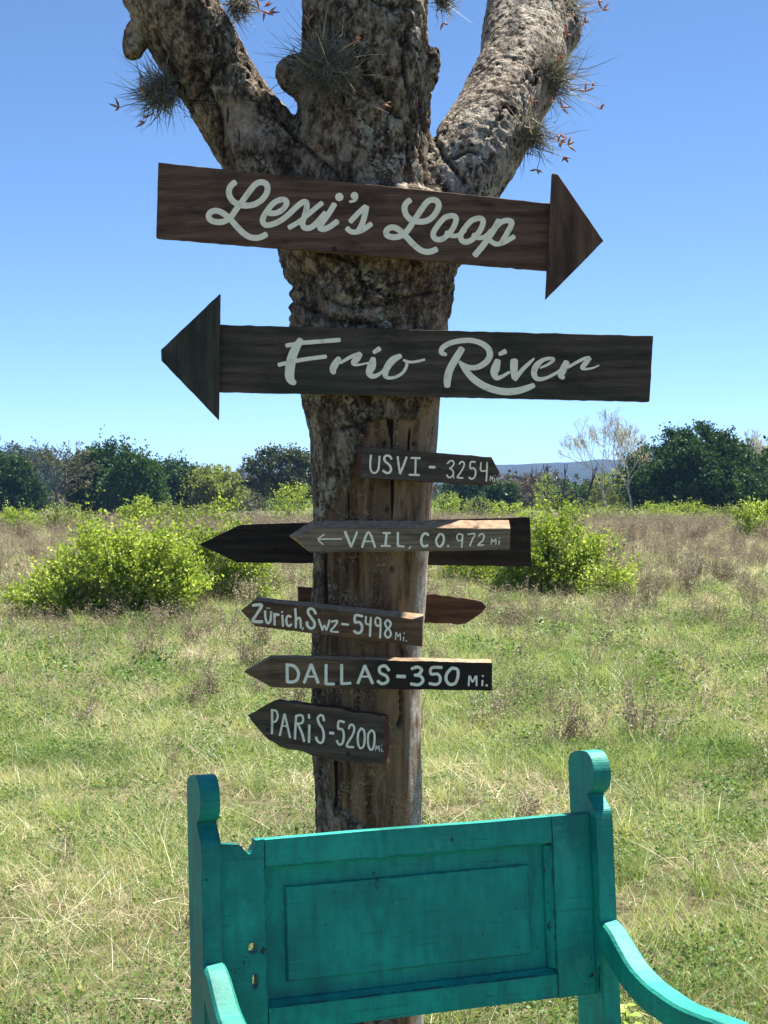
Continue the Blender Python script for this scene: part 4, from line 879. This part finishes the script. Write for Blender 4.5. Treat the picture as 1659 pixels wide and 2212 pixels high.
for (x, y, w_, h_, mt, n, lab) in (
    (38, 1152, 95, 52, 'lime', 420, 'small bright bush at the far left edge of the field'),
    (145, 1150, 105, 56, 'lime2', 420, 'yellowish rounded shrub second from the left edge'),
    (215, 1148, 60, 30, 'brush', 160, 'low brown shrub in front of the dark junipers'),
    (296, 1150, 62, 78, 'lime', 420, 'upright fresh green sapling bush before the dark junipers'),
    (372, 1148, 100, 58, 'lime2', 420, 'loose pale green shrub right of the sapling bush'),
    (450, 1140, 95, 50, 'lime2', 380, 'pale green shrub left of the trunk below the bright round tree'),
    (540, 1126, 75, 62, 'olive', 260, 'thin olive shrub left of the trunk'),
    (632, 1132, 92, 84, 'lime', 620, 'bright green bush right against the left edge of the trunk'),
    (965, 1122, 70, 62, 'lime', 420, 'bright green bush just right of the trunk below the grey sign'),
    (1030, 1120, 80, 46, 'lime2', 330, 'soft green shrub below the tip of the grey sign'),
    (1100, 1128, 90, 42, 'lime', 330, 'low green shrub beyond the tall rounded bush'),
    (1180, 1118, 58, 92, 'lime', 330, 'slender bright sapling below the dead trunks at right'),
    (1255, 1120, 70, 36, 'lime2', 240, 'low pale shrub at the foot of the dead trunks'),
    (1320, 1128, 95, 40, 'lime2', 330, 'low shrub at the foot of the pale bare tree'),
    (1415, 1126, 90, 40, 'lime', 330, 'green shrub under the left side of the big juniper'),
    (1490, 1128, 110, 42, 'lime', 420, 'green shrub under the middle of the big juniper'),
    (1570, 1130, 90, 36, 'lime2', 300, 'pale shrub under the right side of the big juniper'),
    (1640, 1166, 95, 78, 'lime', 620, 'bright green bush cut by the right edge of the picture'),
    (1600, 1122, 70, 46, 'lime', 260, 'small green shrub behind the bush at the right edge')):
    i += 1
    bush('shrub', lab, 'shrub', x, y, w_, h_, M[mt], n, 40 + i, depth=.8, group='shrubs along the far edge of the field', per=8, leaf=.13, sprig=.42, gap=-.2, lump=.4, stems=6, shoots=.08)

# ------------------------------------------------------------------ trees beyond
tree('juniper', 'dark juniper at the far left edge behind the small bright bush', 18, 118, 165, 988, M['cedar'], 1500, 61, egg, .06, per=11, up=.7, gap=-.3)
bare_tree('cypress', 'thin-crowned greyish tree with a dark upright trunk at left', 122, 104, 950, M['trunk_far'], 62, .17, .72, 5, 800, M['olive'], rise=.25, minr=.016, split=.42, budsize=.2)
tree('juniper', 'tall dark juniper with a spiky top, left of the two merging junipers', 222, 112, 150, 968, M['cedar'], 2000, 63, egg, .05, per=11, up=1.3, sprig=1.0, gap=-.3, shoots=.03)
tree('juniper', 'dark juniper with a thin leader above it, second of the merging junipers', 292, 108, 130, 985, M['cedar2'], 1500, 64, egg, .05, per=11, up=1.3, sprig=1.0, gap=-.3, shoots=.05)
tree('juniper', 'broad blackish-green juniper with a sloping top beside the bright round tree', 375, 118, 150, 1003, M['cedar'], 1700, 65, ball, .05, per=11, gap=-.3)
tree('round_tree', 'bright green round-topped tree left of the trunk', 462, 116, 110, 1016, M['lime2'], 1100, 66, ball, .1, per=10, gap=-.25)
bare_tree('bare_tree', 'bare grey twiggy tree between the bright round tree and the live oak', 512, 150, 998, M['trunk_far'], 67, .12, .6, 5, rise=.6, minr=.016)
tree('live_oak', 'grey-green live oak with an open crown left of the trunk', 622, 105, 150, 972, M['oak'], 1300, 68, ball, .28, per=9, gap=-.05, limbs=16)
tree('juniper', 'dark juniper right of the trunk under the grey sign', 1010, 125, 120, 1022, M['cedar'], 1000, 69, egg, .06, per=10, gap=-.25)
tree('juniper', 'small dark juniper below the tip of the grey sign', 1080, 118, 80, 1038, M['cedar'], 700, 70, egg, .06, per=10, gap=-.25)
tree('scrub_tree', 'hazy grey-brown scrub tree behind the junipers right of the trunk', 1118, 160, 110, 1030, M['brush'], 700, 71, ball, .1, per=9, gap=-.2)
bare_tree('dead_tree', 'crooked dark dead tree with bare spreading branches at right', 1185, 114, 1000, M['dead'], 72, .15, .8, 5, rise=.15, minr=.018)
bare_tree('snag', 'straight dark dead trunk, left of the pair at right', 1213, 112, 1000, M['dead'], 73, .15, .35, 2, rise=1, minr=.03, split=.55)
bare_tree('snag', 'straight dark dead trunk, right of the pair at right', 1261, 112, 998, M['dead'], 74, .15, .35, 2, rise=1, minr=.03, split=.55)
tree('juniper', 'small dark juniper behind the dead trunks', 1240, 130, 84, 1052, M['cedar2'], 500, 75, ball, .1, per=10, gap=-.2)
tree('scrub_tree', 'yellow-green budding tree behind the pale bare tree', 1335, 124, 110, 1018, M['lime2'], 620, 76, ball, .15, per=9, gap=-.1)
bare_tree('sycamore', 'pale bare tree leaning left with whitish budding twigs', 1318, 104, 880, M['syc'], 77, .10, .42, 6, 1300, None, lean=(-.30, 0), rise=.75, minr=.009, split=.27, budsize=.10)
bare_tree('sycamore', 'pale bare tree with whitish twigs beside the big juniper', 1368, 90, 874, M['syc'], 88, .10, .42, 6, 1300, None, lean=(-.10, 0), rise=.85, minr=.008, split=.30, budsize=.09)
tree('juniper', 'big broad dark juniper standing at right', 1505, 92, 280, 930, M['cedar'], 4800, 79, dome, .10, .3, depth=.85, per=11, gap=-.28, leaf=.17, sprig=.55, lump=.55, gapf=.9)
tree('juniper', 'dark juniper at the right edge beside the big one', 1640, 98, 110, 985, M['cedar'], 1200, 80, ball, .08, per=11, gap=-.28)
bare_tree('sycamore', 'far pale bare tree above the juniper at the right edge', 1648, 210, 925, M['pale_bark'], 81, .22, .55, 6, 1200, None, rise=.6, minr=.026, budsize=.26)
for x, Yb, w_, tp, sd_, lb in ((-60, 150, 160, 975, 90, 'grey-green live oak cut by the left picture edge'), (10, 230, 130, 955, 91, 'live oak high on the left hill, leftmost'), (75, 240, 90, 962, 92, 'live oak on the left hill behind the thin-crowned tree'), (170, 230, 110, 990, 93, 'live oak on the left hill behind the spiky juniper'), (1730, 110, 180, 960, 94, 'grey-green live oak cut by the right picture edge')):
    tree('live_oak', lb, x, Yb, w_, tp, M['oak'], 800, sd_, ball, .1, per=9, gap=-.2, leaf=.32, sprig=1.1)

# far woods behind, one mass
def far_woods():
    rng = np.random.RandomState(8); parts = []; tints = []
    for k in range(150):
        px = rng.uniform(-500, 2200); Y = rng.uniform(270, 480); h = rng.uniform(4.0, 8.0); w_ = rng.uniform(4, 8)
        V, F, t, P, L = foliage(rng, 95, ball, h, w_, w_ * .7, -.2, sprig=1.2, per=9, leaf=.75, ratio=.4, gap=-.3, seed=k * .37)
        g = at(px, HORIZON, Y); parts.append((V + np.array((g.x, g.y, 0)), F)); tints.append(np.clip(t * .6 + rng.choice([0, .3, .55]) - .1, 0, 1))
    V, F = merge(parts)
    m = mat_leaf('far_wood_leaf', (.028, .042, .018), (.095, .095, .048), (.17, .155, .10), .25, (1.1, 1.1, .8))
    tag(obj('woodland', mesh_np('woodland', V, F, False, {'tint': np.concatenate(tints)}), m), 'distant belt of mixed scrub woodland along the horizon', 'woodland', kind='stuff')
far_woods()

# ------------------------------------------------------------------ grass
def blade_tuft(name, rng, n, h, lean, wd, spread, mat, seg=3, curl=.5, flat=0.0):
    V, Q, T, tint = [], [], [], []
    for i in range(n):
        b = np.array((*rng.normal(0, spread, 2), 0)); a = rng.uniform(0, 2 * np.pi); d = np.array((math.cos(a), math.sin(a), 0)); s = np.array((-d[1], d[0], 0))
        a2 = rng.uniform(0, np.pi); s = s * math.cos(a2) + np.array((0, 0, 0)) + d * math.sin(a2) * .6
        hh = h * rng.uniform(.45, 1.2); l0 = lean * rng.uniform(.2, 1.4); w_ = wd * rng.uniform(.7, 1.2); tv = rng.rand(); o = len(V)
        for k in range(seg + 1):
            t = k / seg; r = hh * (l0 * t + curl * l0 * t * t); z = hh * t * (1 - flat - .35 * curl * t * l0) - .01
            p = b + d * r + np.array((0, 0, z)); ww = w_ * (1 - t) ** .7
            if k < seg: V += [p - s * ww, p + s * ww]; tint += [tv, tv]
            else: V.append(p); tint.append(tv)
        for k in range(seg - 1): Q.append((o + 2 * k, o + 2 * k + 1, o + 2 * k + 3, o + 2 * k + 2))
        T.append((o + 2 * seg - 2, o + 2 * seg - 1, o + 2 * seg))
    return mesh_np(name, np.array(V), [np.array(Q), np.array(T)] if Q else np.array(T), False, {'tint': tint})
def herb_tuft(name, rng, n, h, leaf, mat, sp=.05):
    P = np.stack([rng.normal(0, sp, n), rng.normal(0, sp, n), rng.rand(n) ** 1.3 * h], 1); D = np.stack([rng.normal(0, 1, n), rng.normal(0, 1, n), rng.uniform(-.1, .9, n)], 1)
    sz = leaf * rng.uniform(.6, 1.3, n); V, F = leaves_np(P, D, sz, sz * .3, rng)
    return mesh_np(name, V, F, False, {'tint': np.repeat(rng.rand(n), 4)})
def weed_tuft(name, rng, n, h):
    parts, tint = [], []
    for i in range(n):
        b = np.array((*rng.normal(0, .06, 2), -.02)); d = rng.normal(0, .22, 3); d[2] = 1; hh = h * rng.uniform(.5, 1.15)
        P = [b, b + d * hh * .5 + rng.normal(0, .02, 3), b + d * hh + rng.normal(0, .05, 3)]; V, F = tube_np(np.array(P), (.0028, .002, .001), 3, cap=False); parts.append((V, F)); tint.append(np.full(len(V), rng.rand() * .6))
        for k in range(4):
            s = P[0] + (P[2] - P[0]) * rng.uniform(.35, 1); e = s + rng.normal(0, 1, 3) * (.05, .05, .04) * h * 2 + (0, 0, .08 * h); V, F = tube_np(np.array([s, e]), (.0015, .0008), 3, cap=False); parts.append((V, F)); tint.append(np.full(len(V), rng.rand() * .6))
        m = 14; s = rng.uniform(.3, 1, m)[:, None]; Q = P[0] + (P[2] - P[0]) * s + rng.normal(0, .04, (m, 3)) * h * 1.5; V, F = leaves_np(Q, rng.normal(size=(m, 3)), .03, .006, rng); parts.append((V, F)); tint.append(np.full(len(V), .3 + rng.rand() * .7))
    V, F = merge(parts); return mesh_np(name, V, F, False, {'tint': np.concatenate(tint)})
def mat_grass(name, stops, warm, trans, spec=.4):
    m = NT(name); t = m.attr('tint'); rnd = m.n('ObjectInfo').outputs['Random']
    pos = m.n('NewGeometry').outputs['Position']; patch = m.noise(pos, .8, 3, .6)
    f = m.math('ADD', m.math('ADD', m.math('MULTIPLY', t, .36), m.math('MULTIPLY', rnd, .34)), m.math('MULTIPLY', m.math('SUBTRACT', patch, .35), .9))
    col = m.ramp(f, stops); return m.leaf(col, trans, m.mix(1.0, col, warm, 'MULTIPLY'), .42, spec)
M['grass'] = mat_grass('green_grass', [(.08, (.065, .118, .032)), (.32, (.180, .265, .088)), (.60, (.350, .410, .190)), (.92, (.58, .55, .34))], (1.2, 1.15, .6), .42)
M['straw'] = mat_grass('dry_grass_blades', [(.05, (.34, .26, .155)), (.4, (.60, .51, .33)), (.8, (.82, .74, .54))], (1.1, 1.05, .8), .35)
M['herb'] = mat_grass('low_herb_leaves', [(.1, (.050, .120, .034)), (.5, (.150, .245, .085)), (.9, (.33, .39, .19))], (1.2, 1.15, .6), .38, .08)
M['weed'] = mat_grass('brown_weeds', [(.1, (.150, .118, .085)), (.5, (.30, .25, .18)), (.9, (.52, .46, .33))], (1.1, 1.05, .85), .25, .08)
def scatter(name, label, cat, meshes, mat, P, scl, seed, tilt=.12):
    rng = np.random.RandomState(seed); n = len(P)
    col = bpy.data.collections.new(name + '_pieces')
    for k, me in enumerate(meshes):
        me.materials.append(mat); o = bpy.data.objects.new('%s_piece' % name, me); col.objects.link(o)
    me = mesh_np_points(name, P, scl, np.stack([rng.normal(0, tilt, n), rng.normal(0, tilt, n), rng.uniform(0, 6.283, n)], 1), rng.randint(0, len(meshes), n))
    ob = obj(name, me, None); tag(ob, label, cat, kind='stuff'); me.materials.append(mat)
    ng = bpy.data.node_groups.new(name + '_scatter', 'GeometryNodeTree')
    ng.interface.new_socket('Geometry', in_out='INPUT', socket_type='NodeSocketGeometry'); ng.interface.new_socket('Geometry', in_out='OUTPUT', socket_type='NodeSocketGeometry')
    N = ng.nodes; Lk = ng.links.new
    gi = N.new('NodeGroupInput'); go = N.new('NodeGroupOutput'); ip = N.new('GeometryNodeInstanceOnPoints'); ci = N.new('GeometryNodeCollectionInfo')
    ci.inputs['Collection'].default_value = col; ci.inputs['Separate Children'].default_value = True; ci.inputs['Reset Children'].default_value = True
    def na(nm, dt):
        a = N.new('GeometryNodeInputNamedAttribute'); a.data_type = dt; a.inputs['Name'].default_value = nm; return a.outputs['Attribute']
    Lk(gi.outputs[0], ip.inputs['Points']); Lk(ci.outputs[0], ip.inputs['Instance']); ip.inputs['Pick Instance'].default_value = True
    Lk(na('idx', 'INT'), ip.inputs['Instance Index']); Lk(na('scl', 'FLOAT'), ip.inputs['Scale'])
    e2r = N.new('FunctionNodeEulerToRotation'); Lk(na('rot', 'FLOAT_VECTOR'), e2r.inputs[0]); Lk(e2r.outputs[0], ip.inputs['Rotation'])
    Lk(ip.outputs[0], go.inputs[0])
    ob.modifiers.new('scatter', 'NODES').node_group = ng
    return ob
def mesh_np_points(name, P, scl, rot, idx):
    me = bpy.data.meshes.new(name); me.vertices.add(len(P)); me.vertices.foreach_set('co', np.asarray(P, np.float32).ravel())
    a = me.attributes.new('scl', 'FLOAT', 'POINT'); a.data.foreach_set('value', np.asarray(scl, np.float32))
    a = me.attributes.new('rot', 'FLOAT_VECTOR', 'POINT'); a.data.foreach_set('vector', np.asarray(rot, np.float32).ravel())
    a = me.attributes.new('idx', 'INT', 'POINT'); a.data.foreach_set('value', np.asarray(idx, np.int32))
    return me
def field(seed, bands, accept=None):
    """bands: (y0, y1, per square metre, size)"""
    rng = np.random.RandomState(seed); out, sc = [], []
    for y0, y1, den, size in bands:
        hw = .30 * y1 + 2.6; n = int(den * (y1 - y0) * 2 * hw); X = rng.uniform(-hw, hw, n); Y = rng.uniform(y0, y1, n)
        k = np.abs(X) < .30 * Y + 2.6; X, Y = X[k], Y[k]
        if accept is not None:
            g = fbm(np.stack([X * accept[0], Y * accept[0], np.full(len(X), seed * 1.7)], 1), 3); k = rng.rand(len(X)) < np.clip(accept[1] + accept[2] * g, accept[3], 1); X, Y = X[k], Y[k]
        k = np.hypot(X - trunk_at(2300)[0].x, Y - TY) > .16; X, Y = X[k], Y[k]
        out.append(np.stack([X, Y, ground_z(X, Y)], 1)); sc.append(size * rng.uniform(.6, 1.35, len(X)))
    return np.vstack(out), np.concatenate(sc)
rg = np.random.RandomState(77)
P, s = field(1, [(1.6, 10, 200, .9), (10, 22, 85, 1.15), (22, 45, 13, 1.6), (45, 130, 2, 2.4)], (.55, .66, 1.3, .10))
scatter('green_grass', 'short green grass growing all over the pasture', 'grass', [blade_tuft('tuft', rg, 28, .10, .60, .0018, .038, None) for k in range(6)], M['grass'], P, s, 1)
P, s = field(2, [(1.6, 10, 120, 1.0), (10, 22, 60, 1.2), (22, 45, 24, 1.8), (45, 130, 5, 2.8)], (.5, .5, 1.3, .10))
scatter('dry_grass', 'straw-coloured dead grass lying through the green', 'grass', [blade_tuft('straw', rg, 20, .11, 1.1, .0013, .05, None, 3, .8, .25) for k in range(6)], M['straw'], P, s, 2, .3)
P, s = field(3, [(1.6, 10, 150, 1.0), (10, 22, 75, 1.3), (22, 45, 14, 1.6)], (.8, .6, 1.0, .12))
scatter('low_herbs', 'small leafy herbs between the grass blades', 'herbs', [herb_tuft('herb', rg, 70, .060, .014, None, .06) for k in range(5)], M['herb'], P, s, 3)
P, s = field(6, [(5, 12, 2.6, .75), (12, 30, 1.8, 1.2)], (.5, .5, 1.0, .05))
scatter('leafy_clumps', 'low bright green leafy clumps dotted over the pasture', 'herbs', [herb_tuft('clump', rg, 260, .14, .026, None, .085) for k in range(4)], M['herb'], P, s, 6)
P, s = field(7, [(6, 20, .55, .8), (20, 45, .6, 1.2), (45, 90, .25, 2.0)], (.3, .45, 1.2, .02))
scatter('dry_brush', 'grey-brown clumps of dry brush in the middle of the field', 'brush', [weed_tuft('brush', rg, 30, .36) for k in range(4)], M['weed'], P, s, 7, .1)
P, s = field(4, [(4.5, 10, 1.6, .55), (10, 16, 5, .7), (16, 30, 9, .85), (30, 60, 6.5, 1.1), (60, 130, 2.2, 1.8)], (.45, .5, .9, .08))
scatter('brown_weeds', 'thin brown weed stalks standing over the far half of the field', 'weeds', [weed_tuft('weed', rg, 7, .34) for k in range(5)], M['weed'], P, s, 4, .1)
P, s = field(5, [(2.2, 12, 7, .8), (12, 30, 4, 1.0)], (.6, .5, 1.0, .15))
scatter('tall_grass', 'taller arching grass clumps scattered over the pasture', 'grass', [blade_tuft('tall', rg, 95, .23, .60, .0021, .05, None, 4, .8) for k in range(4)], M['grass'], P, s, 5)

# ------------------------------------------------------------------ stones
M['lime_stone'] = mat_plain('pale_limestone', (.52, .49, .43), .9, .25, 18)
for x, y, w_, lb, sd_ in ((1167, 1343, 24, 'flat pale stone lying right of the trunk, farther of the two', 1), (1166, 1371, 18, 'small pale stone lying right of the trunk, nearer of the two', 2), (408, 1412, 17, 'small white stone in the grass at left below the nearest bush', 3)):
    g = on_ground(x, y); bm = bmesh.new(); bmesh.ops.create_icosphere(bm, subdivisions=3, radius=1); rr = w_ / 2 * g.y / F_PX
    n = fbm(np.array([v.co for v in bm.verts]) * 1.3 + sd_ * 3, 3)
    for v, q in zip(bm.verts, n): v.co = v.co * (1 + .35 * q); v.co = Vector((v.co.x * rr, v.co.y * rr * .8, v.co.z * rr * .55))
    g.z = float(ground_z(g.x, g.y)) + rr * .45
    o = obj('stone', bm_mesh('stone', bm, False), M['lime_stone'], None, g); tag(o, lb, 'stone', 'pale stones in the grass')

def seedling(x, y, Y, label):
    rng = np.random.RandomState(4); g = at(x, y, Y); gz = float(ground_z(g.x, g.y)); h = g.z - gz
    root = thing('seedling', label, 'seedling', (g.x, g.y, gz))
    V, F = tube_np(np.array([(0, 0, -.02), (.004, 0, h * .5), (0, .004, h)]), (.003, .0025, .0015), 5); obj('stem', mesh_np('stem', V, F, True, {'tint': np.full(len(V), .3)}), M['lime'], root)
    for k in range(9):
        a = k * 2.4; z = h * (.45 + .065 * k); d = np.array((math.cos(a), math.sin(a), .35)); d /= np.linalg.norm(d); sd = np.cross(d, (0, 0, 1)); L = rng.uniform(.035, .055)
        c = np.array((0, 0, z)); rows = [(0, .001), (.2, .30), (.5, .42), (.8, .26), (1, .001)]; V = []
        for t, wv in rows: p = c + d * L * (t + .15) + np.array((0, 0, -.35 * L * t * t)); V += [p - sd * L * wv, p + sd * L * wv]
        q = np.arange(4)[:, None] * 2 + np.array((0, 1, 3, 2)); obj('leaf', mesh_np('leaf', np.array(V), q, True, {'tint': np.full(10, rng.uniform(.5, 1))}), M['lime'], root)
seedling(1350, 2172, 4.35, 'small bright green broad-leaved seedling under the right arm of the chair')

# ------------------------------------------------------------------ haze
def haze():
    bm = bmesh.new(); bmesh.ops.create_cube(bm, size=1)
    for v in bm.verts: v.co = Vector((v.co.x * 13000, v.co.y * 13000, -4 if v.co.z < 0 else 118))
    m = NT('thin_air_haze'); pv = m.n('VolumePrincipled', {'Color': (.28, .50, 1.0), 'Density': 1.4e-4, 'Anisotropy': .0}); m.t.links.new(pv.outputs[0], m.out.inputs['Volume'])
    o = obj('haze', bm_mesh('haze', bm), m.m); tag(o, 'thin bluish haze in the air over the valley', 'haze', kind='stuff'); o.display_type = 'WIRE'
haze()
